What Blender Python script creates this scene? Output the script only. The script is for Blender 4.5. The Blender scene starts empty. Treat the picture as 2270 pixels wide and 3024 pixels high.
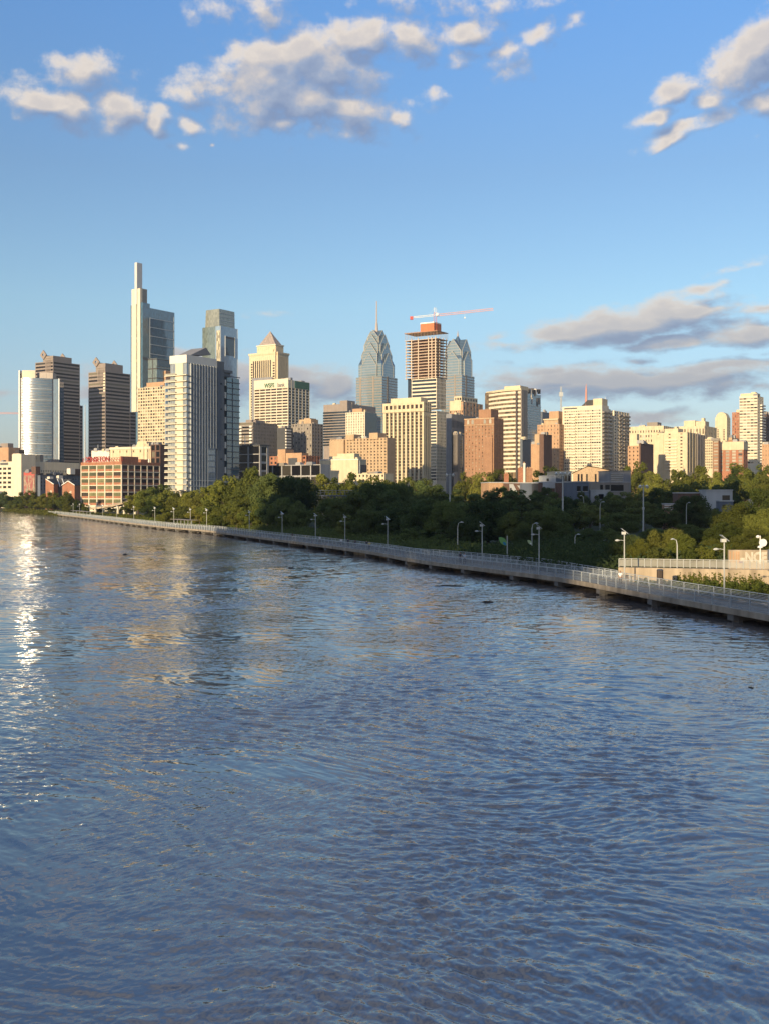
import bpy, math, random
import numpy as np
from mathutils import Vector, Matrix
random.seed(7); np.random.seed(7)
sc = bpy.context.scene
COL = sc.collection
R_ = math.radians
# ---------------------------------------------------------------- camera, sun, sky, exposure
F, CX, YH, H = 3200.0, 1135.0, 1465.0, 12.0      # focal length and horizon of the photograph (its pixels), eye height over the river
def PX(px, D): return (px-CX)/F*D
def PZ(py, D): return H-(py-YH)/F*D
cam = bpy.data.cameras.new('camera'); camo = bpy.data.objects.new('camera', cam); COL.objects.link(camo)
cam.sensor_fit = 'VERTICAL'; cam.sensor_height = 36; cam.sensor_width = 27; cam.lens = 36*F/3024
cam.shift_y = -47/3024; cam.clip_start = .5; cam.clip_end = 60000
camo.location = (0, 0, H); camo.rotation_euler = (R_(90), 0, 0)
sc.camera = camo
sc.view_settings.view_transform = 'Standard'; sc.view_settings.look = 'None'
sc.view_settings.exposure = 0.6; sc.view_settings.gamma = 1
SUN_AZ, SUN_EL = R_(210), R_(10)                 # clockwise from +Y: behind the viewer, to the left
sl = bpy.data.lights.new('sun', 'SUN'); sl.energy = 4.9; sl.angle = R_(.53); sl.color = (1, .80, .51)
so = bpy.data.objects.new('sun', sl); COL.objects.link(so)
sd = Vector((math.sin(SUN_AZ)*math.cos(SUN_EL), math.cos(SUN_AZ)*math.cos(SUN_EL), math.sin(SUN_EL)))
so.rotation_euler = sd.to_track_quat('Z', 'Y').to_euler()
so.location = (-100, -100, 200)
cy = sc.cycles
cy.max_bounces = 6; cy.diffuse_bounces = 3; cy.glossy_bounces = 4; cy.transparent_max_bounces = 12
cy.use_denoising = True; cy.caustics_reflective = False; cy.caustics_refractive = False
cy.sample_clamp_indirect = 30

world = bpy.data.worlds.new('World'); sc.world = world; world.use_nodes = True
wt = world.node_tree; wt.nodes.clear()
SKY = .12
def N(t, typ, **kw):
    n = t.nodes.new(typ)
    for k, v in kw.items():
        if k == 'ins':
            for i, x in v.items():
                if isinstance(x, bpy.types.NodeSocket): t.links.new(x, n.inputs[i])
                else: n.inputs[i].default_value = x
        else: setattr(n, k, v)
    return n
def MT(t, op, a, b=None, c=None, clamp=False):
    ins = {0: a}
    if b is not None: ins[1] = b
    if c is not None: ins[2] = c
    return N(t, 'ShaderNodeMath', operation=op, use_clamp=clamp, ins=ins).outputs[0]
def VM(t, op, a, b=None, s=None):
    ins = {0: a}
    if b is not None: ins[1] = b
    if s is not None: ins[3] = s
    return N(t, 'ShaderNodeVectorMath', operation=op, ins=ins)
def MIXC(t, f, a, b, blend='MIX'):
    n = N(t, 'ShaderNodeMix', data_type='RGBA', blend_type=blend, clamp_factor=True)
    for i, x in ((0, f), (6, a), (7, b)):
        if isinstance(x, bpy.types.NodeSocket): t.links.new(x, n.inputs[i])
        else: n.inputs[i].default_value = x
    return n.outputs[2]
def RAMP(t, f, stops, interp='LINEAR'):
    n = N(t, 'ShaderNodeValToRGB', ins={0: f}); cr = n.color_ramp; cr.interpolation = interp
    while len(cr.elements) < len(stops): cr.elements.new(.5)
    for e, (p, c) in zip(cr.elements, stops): e.position = p; e.color = c if len(c) == 4 else (*c, 1)
    return n.outputs[0]
sky = N(wt, 'ShaderNodeTexSky', sky_type='NISHITA', sun_disc=False, sun_elevation=SUN_EL, sun_rotation=SUN_AZ,
        altitude=0, air_density=1.0, dust_density=0.4, ozone_density=4.0)
# clouds: a density field over compass direction (x: degrees right of +Y, y: degrees up)
def deg(px, py): return (math.degrees(math.atan((px-CX)/F)), math.degrees(math.atan((YH-py)/F/math.hypot(1, (px-CX)/F))))
BLOBS = [  # px, py, half width, half height (photo pixels), tilt, weight
 (120, 295, 100, 58, 0, 1.05), (205, 330, 80, 60, 0, .85), (345, 325, 85, 62, 0, 1.1), (255, 218, 100, 50, 0, .75), (460, 355, 46, 30, 0, .8), (555, 372, 36, 30, 0, .6), (540, 430, 40, 16, 0, .4), (625, 438, 14, 11, 0, .5),
 (560, 275, 85, 42, 10, .75), (650, 260, 70, 50, 0, .5), (770, 215, 120, 105, 30, 1.05), (900, 165, 150, 80, 10, 1.0), (1060, 115, 110, 48, 0, 1.0), (1210, 120, 110, 55, -12, .9), (900, 290, 190, 85, 0, .85), (1040, 330, 150, 72, -10, .8), (830, 360, 70, 38, 0, .75), (930, 385, 70, 30, 0, .6), (1190, 345, 55, 34, 20, .72),
 (800, 250, 190, 105, 25, 1.0), (960, 200, 170, 95, 0, .95), (640, 40, 66, 42, 20, .34), (800, 20, 70, 46, 0, .5), (1280, 285, 35, 18, 0, .5), (1180, 6, 100, 22, 0, .28),
 (1385, 95, 88, 38, 12, .82), (1355, 172, 42, 34, 0, .6), (1590, 108, 60, 30, 25, .62), (1500, 145, 110, 24, 10, .36), (1705, 62, 28, 22, 0, .5), (1510, 205, 60, 30, 0, .4), (1480, 15, 200, 26, 0, .30),
 (2240, 160, 185, 85, 28, 1.15), (2310, 90, 150, 80, 30, 1.1), (2190, 245, 80, 42, 0, .8), (2265, 300, 60, 50, 0, .75), (1985, 265, 72, 34, 15, .8), (2090, 292, 68, 26, 10, .8), (1920, 350, 64, 30, 12, .8), (2010, 392, 110, 24, 16, .82), (2110, 352, 60, 26, 20, .7), (1960, 420, 60, 18, 25, .6),
 (1850, 962, 290, 58, 6, 1.12), (1990, 930, 150, 64, 4, 1.1), (1690, 985, 180, 38, 6, .95), (1960, 1015, 140, 26, 0, .9), (2200, 985, 160, 44, 0, 1.05), (2075, 862, 60, 20, 10, .55), (2125, 915, 84, 22, 6, .65), (1490, 1020, 100, 22, 0, .55), (1455, 990, 34, 16, 0, .55), (2200, 790, 80, 14, 6, .28), (2250, 905, 60, 22, 0, .7),
 (1800, 1130, 350, 58, -2, 1.12), (2000, 1120, 260, 46, 0, 1.0), (1620, 1090, 130, 26, 4, .75), (2100, 1085, 210, 26, 0, .85), (2240, 1145, 90, 16, 0, .55), (1560, 1150, 140, 30, 0, .65), (1890, 1060, 60, 11, 0, .5), (2260, 1045, 60, 12, 0, .5),
 (980, 1140, 110, 68, 0, 1.0), (890, 1120, 110, 40, 0, .8), (720, 1120, 90, 88, 0, .95), (580, 1052, 80, 32, 0, .85), (775, 925, 40, 18, 0, .38), (265, 1140, 60, 64, 0, .8), (15, 1165, 70, 18, 0, .5), (1900, 1230, 130, 24, 0, .6),
 (1200, 1230, 60, 30, 0, .5),
]
k_ = math.degrees(1/F)
def cloud_group(blobs, faraway=False, flat=False):
    """density and light of the clouds made of these cells (x: degrees right of +Y, y: degrees up)"""
    g = bpy.data.node_groups.new('cloud_field', 'ShaderNodeTree')
    g.interface.new_socket('P', in_out='INPUT', socket_type='NodeSocketVector')
    g.interface.new_socket('D', in_out='OUTPUT', socket_type='NodeSocketFloat')
    g.interface.new_socket('S', in_out='OUTPUT', socket_type='NodeSocketFloat')
    gi = g.nodes.new('NodeGroupInput'); go = g.nodes.new('NodeGroupOutput'); P = gi.outputs[0]
    nz = N(g, 'ShaderNodeTexNoise', noise_dimensions='2D', ins={'Vector': VM(g, 'MULTIPLY', P, (.6, 1.4, 1) if flat else (.85, 1.1, 1)).outputs[0], 'Scale': .85, 'Detail': 7, 'Roughness': .62})
    nb = N(g, 'ShaderNodeTexNoise', noise_dimensions='2D', ins={'Vector': VM(g, 'MULTIPLY', P, (.4, .85, 1)).outputs[0], 'Scale': .9, 'Detail': 1, 'Roughness': .5})
    wp = VM(g, 'MULTIPLY', VM(g, 'SUBTRACT', nb.outputs['Color'], (.5, .5, .5)).outputs[0], (2.4, .8, 0) if flat else (1.5, 1.2, 0)).outputs[0]
    PW = VM(g, 'ADD', P, wp).outputs[0]
    acc = None
    for px, py, rx, ry, rot, w in blobs:
        cx_, cy_ = deg(px, py)
        # each cell reads the one before it, so that the shader evaluates them one after another
        q = PW if acc is None else N(g, 'ShaderNodeVectorMath', operation='MULTIPLY_ADD', ins={0: acc, 1: (1e-7, 1e-7, 0), 2: PW}).outputs[0]
        m = N(g, 'ShaderNodeMapping', vector_type='TEXTURE', ins={0: q, 1: (cx_, cy_, 0), 2: (0, 0, R_(rot)), 3: (rx*k_*(1.24 if flat else 1.16), ry*k_*(1.0 if flat else 1.16), 1e6)})
        d = MT(g, 'MULTIPLY_ADD', VM(g, 'LENGTH', m.outputs[0]).outputs['Value'], -w, w)
        acc = d if acc is None else N(g, 'ShaderNodeMath', operation='SMOOTH_MAX', ins={0: acc, 1: d, 2: .2}).outputs[0]
    if faraway:      # unseen cloud out of view, thickened to brighten the river and shaded faces
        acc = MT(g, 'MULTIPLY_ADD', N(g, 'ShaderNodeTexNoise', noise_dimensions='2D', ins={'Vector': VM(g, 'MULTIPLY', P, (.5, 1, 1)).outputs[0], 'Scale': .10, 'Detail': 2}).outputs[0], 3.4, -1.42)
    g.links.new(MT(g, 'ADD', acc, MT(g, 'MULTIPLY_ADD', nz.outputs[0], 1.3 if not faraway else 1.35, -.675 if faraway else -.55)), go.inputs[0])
    g.links.new(MT(g, 'ADD', acc, MT(g, 'MULTIPLY', nz.outputs[0], .62)), go.inputs[1])
    return g
tc = N(wt, 'ShaderNodeTexCoord').outputs['Generated']
sv = N(wt, 'ShaderNodeSeparateXYZ', ins={0: tc})
az = MT(wt, 'MULTIPLY', MT(wt, 'ARCTAN2', sv.outputs[0], sv.outputs[1]), 57.29578)
el = MT(wt, 'MULTIPLY', MT(wt, 'ARCSINE', sv.outputs[2]), 57.29578)
pv = N(wt, 'ShaderNodeCombineXYZ', ins={0: az, 1: el}).outputs[0]
tint = RAMP(wt, MT(wt, 'DIVIDE', el, 30., clamp=True), [(0, (.95, .83, .90)), (.16, (1.24, .99, .93)), (.33, (1.42, 1.17, .985)), (.55, (1.32, 1.12, 1.02)), (.9, (1.21, 1.33, 1.44))])
skyc = MIXC(wt, 1.0, sky.outputs[0], tint, 'MULTIPLY')
plain = N(wt, 'ShaderNodeBackground', ins={0: skyc, 1: SKY}).outputs[0]
low = N(wt, 'ShaderNodeMapRange', interpolation_type='SMOOTHSTEP', ins={0: el, 1: 3., 2: 13., 3: 1., 4: 0.}).outputs[0]
def clouds(blobs, faraway=False, flat=False):
    g = cloud_group(blobs, faraway, flat)
    def cf(v): return N(wt, 'ShaderNodeGroup', node_tree=g, ins={0: v}).outputs
    f0, s0 = cf(pv)
    s1 = cf(VM(wt, 'ADD', N(wt, 'ShaderNodeVectorMath', operation='MULTIPLY_ADD', ins={0: f0, 1: (1e-7, 1e-7, 0), 2: pv}).outputs[0], (-.46, .68, 0)).outputs[0])[1]
    alpha = N(wt, 'ShaderNodeMapRange', interpolation_type='SMOOTHSTEP', ins={0: f0, 1: .0, 2: .74}).outputs[0]
    lit = MT(wt, 'MULTIPLY_ADD', MT(wt, 'SUBTRACT', s0, s1), 1.55, .45, clamp=True)
    thick = N(wt, 'ShaderNodeMapRange', interpolation_type='SMOOTHSTEP', ins={0: f0, 1: .1, 2: 1.15}).outputs[0]
    lit = MT(wt, 'MULTIPLY', lit, MT(wt, 'MULTIPLY_ADD', thick, -.35, 1.0))
    cc = RAMP(wt, lit, [(0, (.155, .205, .32)), (.32, (.235, .28, .375)), (.6, (.42, .39, .38)), (.92, (.63, .55, .46))])
    cc = MIXC(wt, MT(wt, 'MULTIPLY', low, .72), cc, (.19, .225, .285, 1))
    mixed = MIXC(wt, MT(wt, 'MULTIPLY', alpha, .93), skyc, VM(wt, 'SCALE', cc, s=1/SKY).outputs[0])
    return N(wt, 'ShaderNodeBackground', ins={0: mixed, 1: SKY}).outputs[0]
def pick(x0, x1, y0, y1):
    """the cells that reach into this window of the sky"""
    out = []
    for b in BLOBS:
        c, s_ = abs(math.cos(R_(b[4]))), abs(math.sin(R_(b[4])))
        ex, ey = 1.42*(b[2]*c+b[3]*s_)+90, 1.45*(b[3]*c+b[2]*s_)+60
        if b[0]+ex > x0 and b[0]-ex < x1 and b[1]+ey > y0 and b[1]-ey < y1: out.append(b)
    return out
def fork(test, yes, no): return N(wt, 'ShaderNodeMixShader', ins={0: test, 1: no, 2: yes}).outputs[0]
def azlt(px): return MT(wt, 'LESS_THAN', az, deg(px, YH)[0])
def ellt(py): return MT(wt, 'LESS_THAN', el, deg(CX, py)[1])
# the sky is cut into windows so that each ray reads only the clouds of its own window
def row(cuts, y0, y1, flat=False):
    xs = [-600]+cuts+[2900]
    sh = clouds(pick(xs[-2], xs[-1], y0, y1), flat=flat)
    for i in range(len(xs)-3, -1, -1): sh = fork(azlt(xs[i+1]), clouds(pick(xs[i], xs[i+1], y0, y1), flat=flat), sh)
    return sh
top = row([470, 700, 960, 1300, 1720, 2090], -400, 590)
mid = row([1350, 1720, 2000], 700, 1050, True)
bot = row([430, 1350, 1720, 2000], 1050, 1330, True)
front = fork(ellt(1330), plain, fork(ellt(1050), bot, fork(ellt(700), mid, fork(ellt(590), plain, top))))
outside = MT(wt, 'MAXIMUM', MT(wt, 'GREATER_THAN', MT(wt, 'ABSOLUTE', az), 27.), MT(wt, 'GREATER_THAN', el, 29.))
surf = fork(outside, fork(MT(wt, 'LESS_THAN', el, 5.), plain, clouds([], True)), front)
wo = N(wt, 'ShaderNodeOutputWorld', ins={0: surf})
world.cycles.sampling_method = 'MANUAL'; world.cycles.sample_map_resolution = 512
# ---------------------------------------------------------------- materials
def lin(c):
    return tuple(((x/255+.055)/1.055)**2.4 if x > 10 else x/255/12.92 for x in c)
def M(name, col, rough=.8, var=.18, scale=.25, spec=.3, metal=0.0, streak=.5, grain=0):
    m = bpy.data.materials.new(name); m.use_nodes = True; t = m.node_tree; t.nodes.clear()
    co = N(t, 'ShaderNodeTexCoord').outputs['Object']
    n1 = N(t, 'ShaderNodeTexNoise', ins={'Vector': co, 'Scale': scale, 'Detail': 4}).outputs[0]
    st = N(t, 'ShaderNodeTexNoise', ins={'Vector': VM(t, 'MULTIPLY', co, (1, 1, .06)).outputs[0], 'Scale': scale*3, 'Detail': 3}).outputs[0]
    f = MT(t, 'ADD', MT(t, 'MULTIPLY', n1, 1-streak), MT(t, 'MULTIPLY', st, streak))
    if grain:
        n3 = N(t, 'ShaderNodeTexNoise', ins={'Vector': co, 'Scale': grain, 'Detail': 2}).outputs[0]
        f = MT(t, 'MULTIPLY_ADD', MT(t, 'SUBTRACT', n3, .5), .9, f)
    c = RAMP(t, f, [(.28, tuple(x*(1-var) for x in col)), (.72, tuple(min(1, x*(1+var)) for x in col))])
    b = N(t, 'ShaderNodeBsdfPrincipled', ins={'Base Color': c, 'Roughness': rough, 'Metallic': metal, 'Specular IOR Level': spec})
    N(t, 'ShaderNodeOutputMaterial', ins={0: b.outputs[0]})
    return m
def pane_mat(name, stops, rough=.08, ior=1.6, interp='CONSTANT'):
    """window glass with what stands behind it: each pane takes its own tone (dark room, blind, curtain)"""
    m = bpy.data.materials.new(name); m.use_nodes = True; t = m.node_tree; t.nodes.clear()
    r = MT(t, 'FRACT', MT(t, 'ADD', N(t, 'ShaderNodeObjectInfo').outputs['Random'], N(t, 'ShaderNodeNewGeometry').outputs['Random Per Island']))
    c = RAMP(t, r, stops, interp)
    b = N(t, 'ShaderNodeBsdfPrincipled', ins={'Base Color': c, 'Roughness': rough, 'IOR': ior, 'Specular IOR Level': .5})
    N(t, 'ShaderNodeOutputMaterial', ins={0: b.outputs[0]})
    return m
def curtain(name, col, rough=.07, ior=2.2, cell=(1.5, 1.5, 3.6), var=.35, tilt=.012, metal=0.0, bands=None):
    """curtain wall: reflective glass panels, each a little different in tone and in plane"""
    m = bpy.data.materials.new(name); m.use_nodes = True; t = m.node_tree; t.nodes.clear()
    co = N(t, 'ShaderNodeTexCoord').outputs['Object']
    q = VM(t, 'FLOOR', VM(t, 'DIVIDE', VM(t, 'ADD', co, (.37, .41, .2)).outputs[0], cell).outputs[0]).outputs[0]
    wn = N(t, 'ShaderNodeTexWhiteNoise', noise_dimensions='3D', ins={0: q})
    big = N(t, 'ShaderNodeTexNoise', ins={'Vector': co, 'Scale': .03, 'Detail': 2}).outputs[0]
    f = MT(t, 'MULTIPLY_ADD', wn.outputs['Value'], .6, MT(t, 'MULTIPLY', big, .4))
    c = RAMP(t, f, [(.1, tuple(x*(1-var) for x in col)), (.9, tuple(min(1, x*(1+var)) for x in col))])
    if bands:     # a dark floor line in each storey
        z = N(t, 'ShaderNodeSeparateXYZ', ins={0: co}).outputs[2]
        c = MIXC(t, MT(t, 'LESS_THAN', MT(t, 'FRACT', MT(t, 'DIVIDE', z, bands[0])), bands[1]), c, (*bands[2], 1))
    nr = VM(t, 'NORMALIZE', VM(t, 'ADD', N(t, 'ShaderNodeNewGeometry').outputs['Normal'],
            VM(t, 'SCALE', VM(t, 'SUBTRACT', wn.outputs['Color'], (.5, .5, .5)).outputs[0], s=tilt).outputs[0]).outputs[0]).outputs[0]
    b = N(t, 'ShaderNodeBsdfPrincipled', ins={'Base Color': c, 'Roughness': rough, 'IOR': ior, 'Metallic': metal, 'Normal': nr})
    N(t, 'ShaderNodeOutputMaterial', ins={0: b.outputs[0]})
    return m
def mesh_mat(name, col, gap, rough=.5):
    """woven wire infill: most of it is air"""
    m = bpy.data.materials.new(name); m.use_nodes = True; t = m.node_tree; t.nodes.clear()
    b = N(t, 'ShaderNodeBsdfPrincipled', ins={'Base Color': (*col, 1), 'Roughness': rough})
    co = N(t, 'ShaderNodeTexCoord').outputs['Object']
    n1 = N(t, 'ShaderNodeTexNoise', ins={'Vector': co, 'Scale': .5, 'Detail': 2}).outputs[0]
    tr = N(t, 'ShaderNodeBsdfTransparent')
    f = MT(t, 'MULTIPLY_ADD', n1, .5, gap-.25, clamp=True)
    N(t, 'ShaderNodeOutputMaterial', ins={0: N(t, 'ShaderNodeMixShader', ins={0: f, 1: b.outputs[0], 2: tr.outputs[0]}).outputs[0]})
    return m
mt = {}
mt['cream'] = M('cream_stone', (.58, .48, .32))
mt['white'] = M('white_concrete', (.68, .62, .53), var=.1)
mt['palecream'] = M('pale_concrete', (.64, .56, .42), var=.12)
mt['tan'] = M('tan_brick', (.44, .31, .19), var=.2, grain=2)
mt['orange'] = M('orange_brick', (.43, .265, .155), var=.2, grain=2)
mt['brick'] = M('brown_brick', (.30, .165, .095), var=.22, grain=2)
mt['redbrick'] = M('red_brick', (.34, .15, .085), var=.25, grain=2)
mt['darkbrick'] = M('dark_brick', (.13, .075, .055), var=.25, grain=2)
mt['taupe'] = M('taupe_concrete', (.25, .215, .18))
mt['granite'] = M('brown_granite', (.26, .21, .175), rough=.45, spec=.5)
mt['grey'] = M('grey_concrete', (.34, .33, .32))
mt['midgrey'] = M('mid_grey_panel', (.22, .22, .23))
mt['dark'] = M('dark_panel', (.07, .072, .078), rough=.5)
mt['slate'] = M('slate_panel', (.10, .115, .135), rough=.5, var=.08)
mt['bronze'] = M('bronze_metal', (.06, .05, .045), rough=.4)
mt['steel'] = M('galvanised_steel', (.48, .50, .50), rough=.45, metal=.4, var=.1)
mt['whitepaint'] = M('white_paint', (.75, .73, .68), rough=.5, var=.06)
mt['pole'] = M('grey_pole_paint', (.42, .42, .39), rough=.45, var=.08)
mt['housewhite'] = M('dull_white_render', (.40, .40, .39), var=.15)
mt['concrete'] = M('weathered_concrete', (.37, .29, .20), var=.45, scale=.4, streak=.6)
mt['redpaint'] = M('red_paint', (.50, .07, .05), rough=.5)
mt['orangewrap'] = M('orange_formwork', (.52, .16, .07))
mt['rustslab'] = M('raw_concrete', (.55, .43, .32), var=.2)
mt['roofdark'] = M('dark_roofing', (.06, .058, .055), rough=.85)
mt['green'] = M('green_sign_paint', (.02, .12, .06), rough=.5)
mt['signgrey'] = M('grey_sign_paint', (.12, .12, .12), rough=.5)
mt['teal'] = M('teal_metal', (.13, .24, .24), rough=.5)
mt['bluegrey'] = M('blue_grey_cladding', (.115, .135, .17))
mt['g_stripe'] = M('striped_blue_granite', (.19, .22, .24), rough=.3, spec=.6)
DK = (.012, .012, .013)
mt['win'] = pane_mat('dark_window_glass', [(0, (.010, .010, .012)), (.45, (.022, .021, .02)), (.75, (.05, .045, .036)), (.93, (.16, .14, .10))], rough=.2, ior=1.3)
mt['winbrown'] = pane_mat('brown_window_glass', [(0, (.035, .02, .012)), (.5, (.055, .035, .02)), (.8, (.09, .06, .035)), (.95, (.18, .14, .09))])
mt['winmix'] = pane_mat('curtained_window_glass', [(0, (.06, .05, .035)), (.25, (.16, .13, .085)), (.5, (.26, .21, .14)), (.75, (.34, .28, .18)), (.92, (.03, .028, .025))])
mt['winlight'] = pane_mat('light_window_glass', [(0, (.30, .27, .21)), (.35, (.40, .36, .28)), (.7, (.22, .20, .16)), (.9, (.05, .05, .05))])
mt['wingreen'] = pane_mat('factory_window_glass', [(0, (.09, .10, .05)), (.3, (.16, .17, .08)), (.55, (.24, .24, .12)), (.8, (.05, .04, .025))])
mt['winblue'] = pane_mat('blue_window_glass', [(0, (.03, .05, .07)), (.5, (.05, .075, .10)), (.85, (.10, .12, .13))], ior=2.0)
mt['cw_blue'] = curtain('blue_curtain_wall', (.045, .105, .155))
mt['cw_dark'] = curtain('dark_curtain_wall', (.018, .026, .034), ior=1.8)
mt['cw_green'] = curtain('greenish_curtain_wall', (.13, .16, .14), ior=2.0)
mt['cw_pale'] = curtain('pale_blue_curtain_wall', (.22, .30, .39), ior=2.4, var=.15)
mt['cw_teal'] = curtain('teal_curtain_wall', (.06, .12, .15), ior=2.2, var=.2)
mt['cw_lib'] = curtain('striped_tower_glass', (.14, .205, .245), ior=2.5, var=.15, bands=(3.9, .38, (.25, .265, .26)))
mt['cw_libroof'] = curtain('crown_glass', (.05, .085, .115), ior=2.2, var=.2, bands=(2.6, .25, (.10, .14, .18)))
mt['cw_crown'] = curtain('crown_lantern_glass', (.22, .22, .17), ior=2.0, var=.3)
# ---------------------------------------------------------------- mesh helpers
class MB:
    def __init__(s): s.v = []; s.f = []; s.m = []
    def quad(s, a, b, c, d, m=0):
        n = len(s.v); s.v += [tuple(a), tuple(b), tuple(c), tuple(d)]; s.f.append((n, n+1, n+2, n+3)); s.m.append(m)
    def poly(s, pts, m=0):
        n = len(s.v); s.v += [tuple(p) for p in pts]; s.f.append(tuple(range(n, n+len(pts)))); s.m.append(m)
    def box(s, x0, x1, y0, y1, z0, z1, m=0):
        if x0 > x1: x0, x1 = x1, x0
        if y0 > y1: y0, y1 = y1, y0
        n = len(s.v)
        s.v += [(x0, y0, z0), (x1, y0, z0), (x1, y1, z0), (x0, y1, z0), (x0, y0, z1), (x1, y0, z1), (x1, y1, z1), (x0, y1, z1)]
        for q in ((0, 3, 2, 1), (4, 5, 6, 7), (0, 1, 5, 4), (1, 2, 6, 5), (2, 3, 7, 6), (3, 0, 4, 7)):
            s.f.append(tuple(n+i for i in q)); s.m.append(m)
        return s
    def prism(s, pts, z0, z1, m=0):
        """upright prism over a counter-clockwise outline"""
        n = len(s.v); k = len(pts)
        s.v += [(x, y, z0) for x, y in pts]+[(x, y, z1) for x, y in pts]
        s.f.append(tuple(n+k+i for i in range(k))); s.f.append(tuple(n+k-1-i for i in range(k))); s.m += [m, m]
        for i in range(k):
            j = (i+1) % k
            s.f.append((n+i, n+j, n+k+j, n+k+i)); s.m.append(m)
        return s
    def bar(s, p, q, w, h=None, m=0):
        """square bar between two points"""
        p, q = Vector(p), Vector(q); h = h or w; d = (q-p).normalized()
        a = d.cross(Vector((0, 0, 1)))
        a = Vector((1, 0, 0)) if a.length < 1e-4 else a.normalized()
        b = d.cross(a).normalized(); a = a*w/2; b = b*h/2; n = len(s.v)
        for c in (p, q): s.v += [tuple(c-a-b), tuple(c+a-b), tuple(c+a+b), tuple(c-a+b)]
        for f in ((0, 3, 2, 1), (4, 5, 6, 7), (0, 1, 5, 4), (1, 2, 6, 5), (2, 3, 7, 6), (3, 0, 4, 7)):
            s.f.append(tuple(n+i for i in f)); s.m.append(m)
        return s
    def tube(s, pts, radii, k=8, m=0):
        n0 = len(s.v); P = [Vector(p) for p in pts]
        for i, p in enumerate(P):
            d = (P[min(i+1, len(P)-1)]-P[max(i-1, 0)]).normalized()
            a = d.cross(Vector((0, 1, 0)))
            a = Vector((1, 0, 0)) if a.length < 1e-3 else a.normalized()
            b = d.cross(a)
            for j in range(k):
                t = 2*math.pi*j/k
                s.v.append(tuple(p+(a*math.cos(t)+b*math.sin(t))*radii[i]))
        for i in range(len(P)-1):
            for j in range(k):
                a, b = n0+i*k+j, n0+i*k+(j+1) % k
                s.f.append((a, b, b+k, a+k)); s.m.append(m)
        s.f.append(tuple(n0+j for j in range(k))[::-1]); s.m.append(m)
        e = n0+(len(P)-1)*k; s.f.append(tuple(e+j for j in range(k))); s.m.append(m)
        return s
    def data(s, name, mats, smooth=False):
        me = bpy.data.meshes.new(name); me.from_pydata(s.v, [], s.f)
        for x in (mats if isinstance(mats, (list, tuple)) else [mats]): me.materials.append(mt[x] if isinstance(x, str) else x)
        me.polygons.foreach_set('material_index', s.m)
        if smooth: me.polygons.foreach_set('use_smooth', [True]*len(s.f))
        return me
    def build(s, name, mats, parent=None, smooth=False, loc=None):
        o = bpy.data.objects.new(name, s.data(name, mats, smooth)); COL.objects.link(o)
        if parent: o.parent = parent
        if loc: o.location = loc
        return o
def tag(o, label, cat=None, group=None, kind=None):
    if label: o['label'] = label
    if cat: o['category'] = cat
    if group: o['group'] = group
    if kind: o['kind'] = kind
    return o
def thing(name, label, cat, loc=(0, 0, 0), rz=0, group=None):
    o = bpy.data.objects.new(name, None); COL.objects.link(o); o.empty_display_size = 1
    o.location = loc; o.rotation_euler = (0, 0, rz)
    return tag(o, label, cat, group)
KIDS = {}
def dup(root, loc, rz=None, label=None, group=None, scale=None):
    """a copy of a thing with copies of its parts and sub-parts; mesh data is shared"""
    if root.name not in KIDS: KIDS[root.name] = [(c, [g for g in ALLCH.get(c.name, [])]) for c in ALLCH.get(root.name, [])]
    r = root.copy(); COL.objects.link(r); r.location = loc
    if rz is not None: r.rotation_euler = (0, 0, rz)
    if scale: r.scale = scale
    if label: r['label'] = label
    if group: r['group'] = group
    for c, gs in KIDS[root.name]:
        d = c.copy(); COL.objects.link(d); d.parent = r
        for q in gs:
            e = q.copy(); COL.objects.link(e); e.parent = d
    return r
ALLCH = {}
def index_children():
    ALLCH.clear()
    for o in bpy.data.objects:
        if o.parent: ALLCH.setdefault(o.parent.name, []).append(o)
PANES = {}
def pane_mesh(mat):
    """unit pane in the plane y = 0, looking to -y"""
    if mat not in PANES:
        b = MB(); b.quad((0, 0, 0), (1, 0, 0), (1, 0, 1), (0, 0, 1)); PANES[mat] = b.data('window', mat)
    return PANES[mat]
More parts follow.
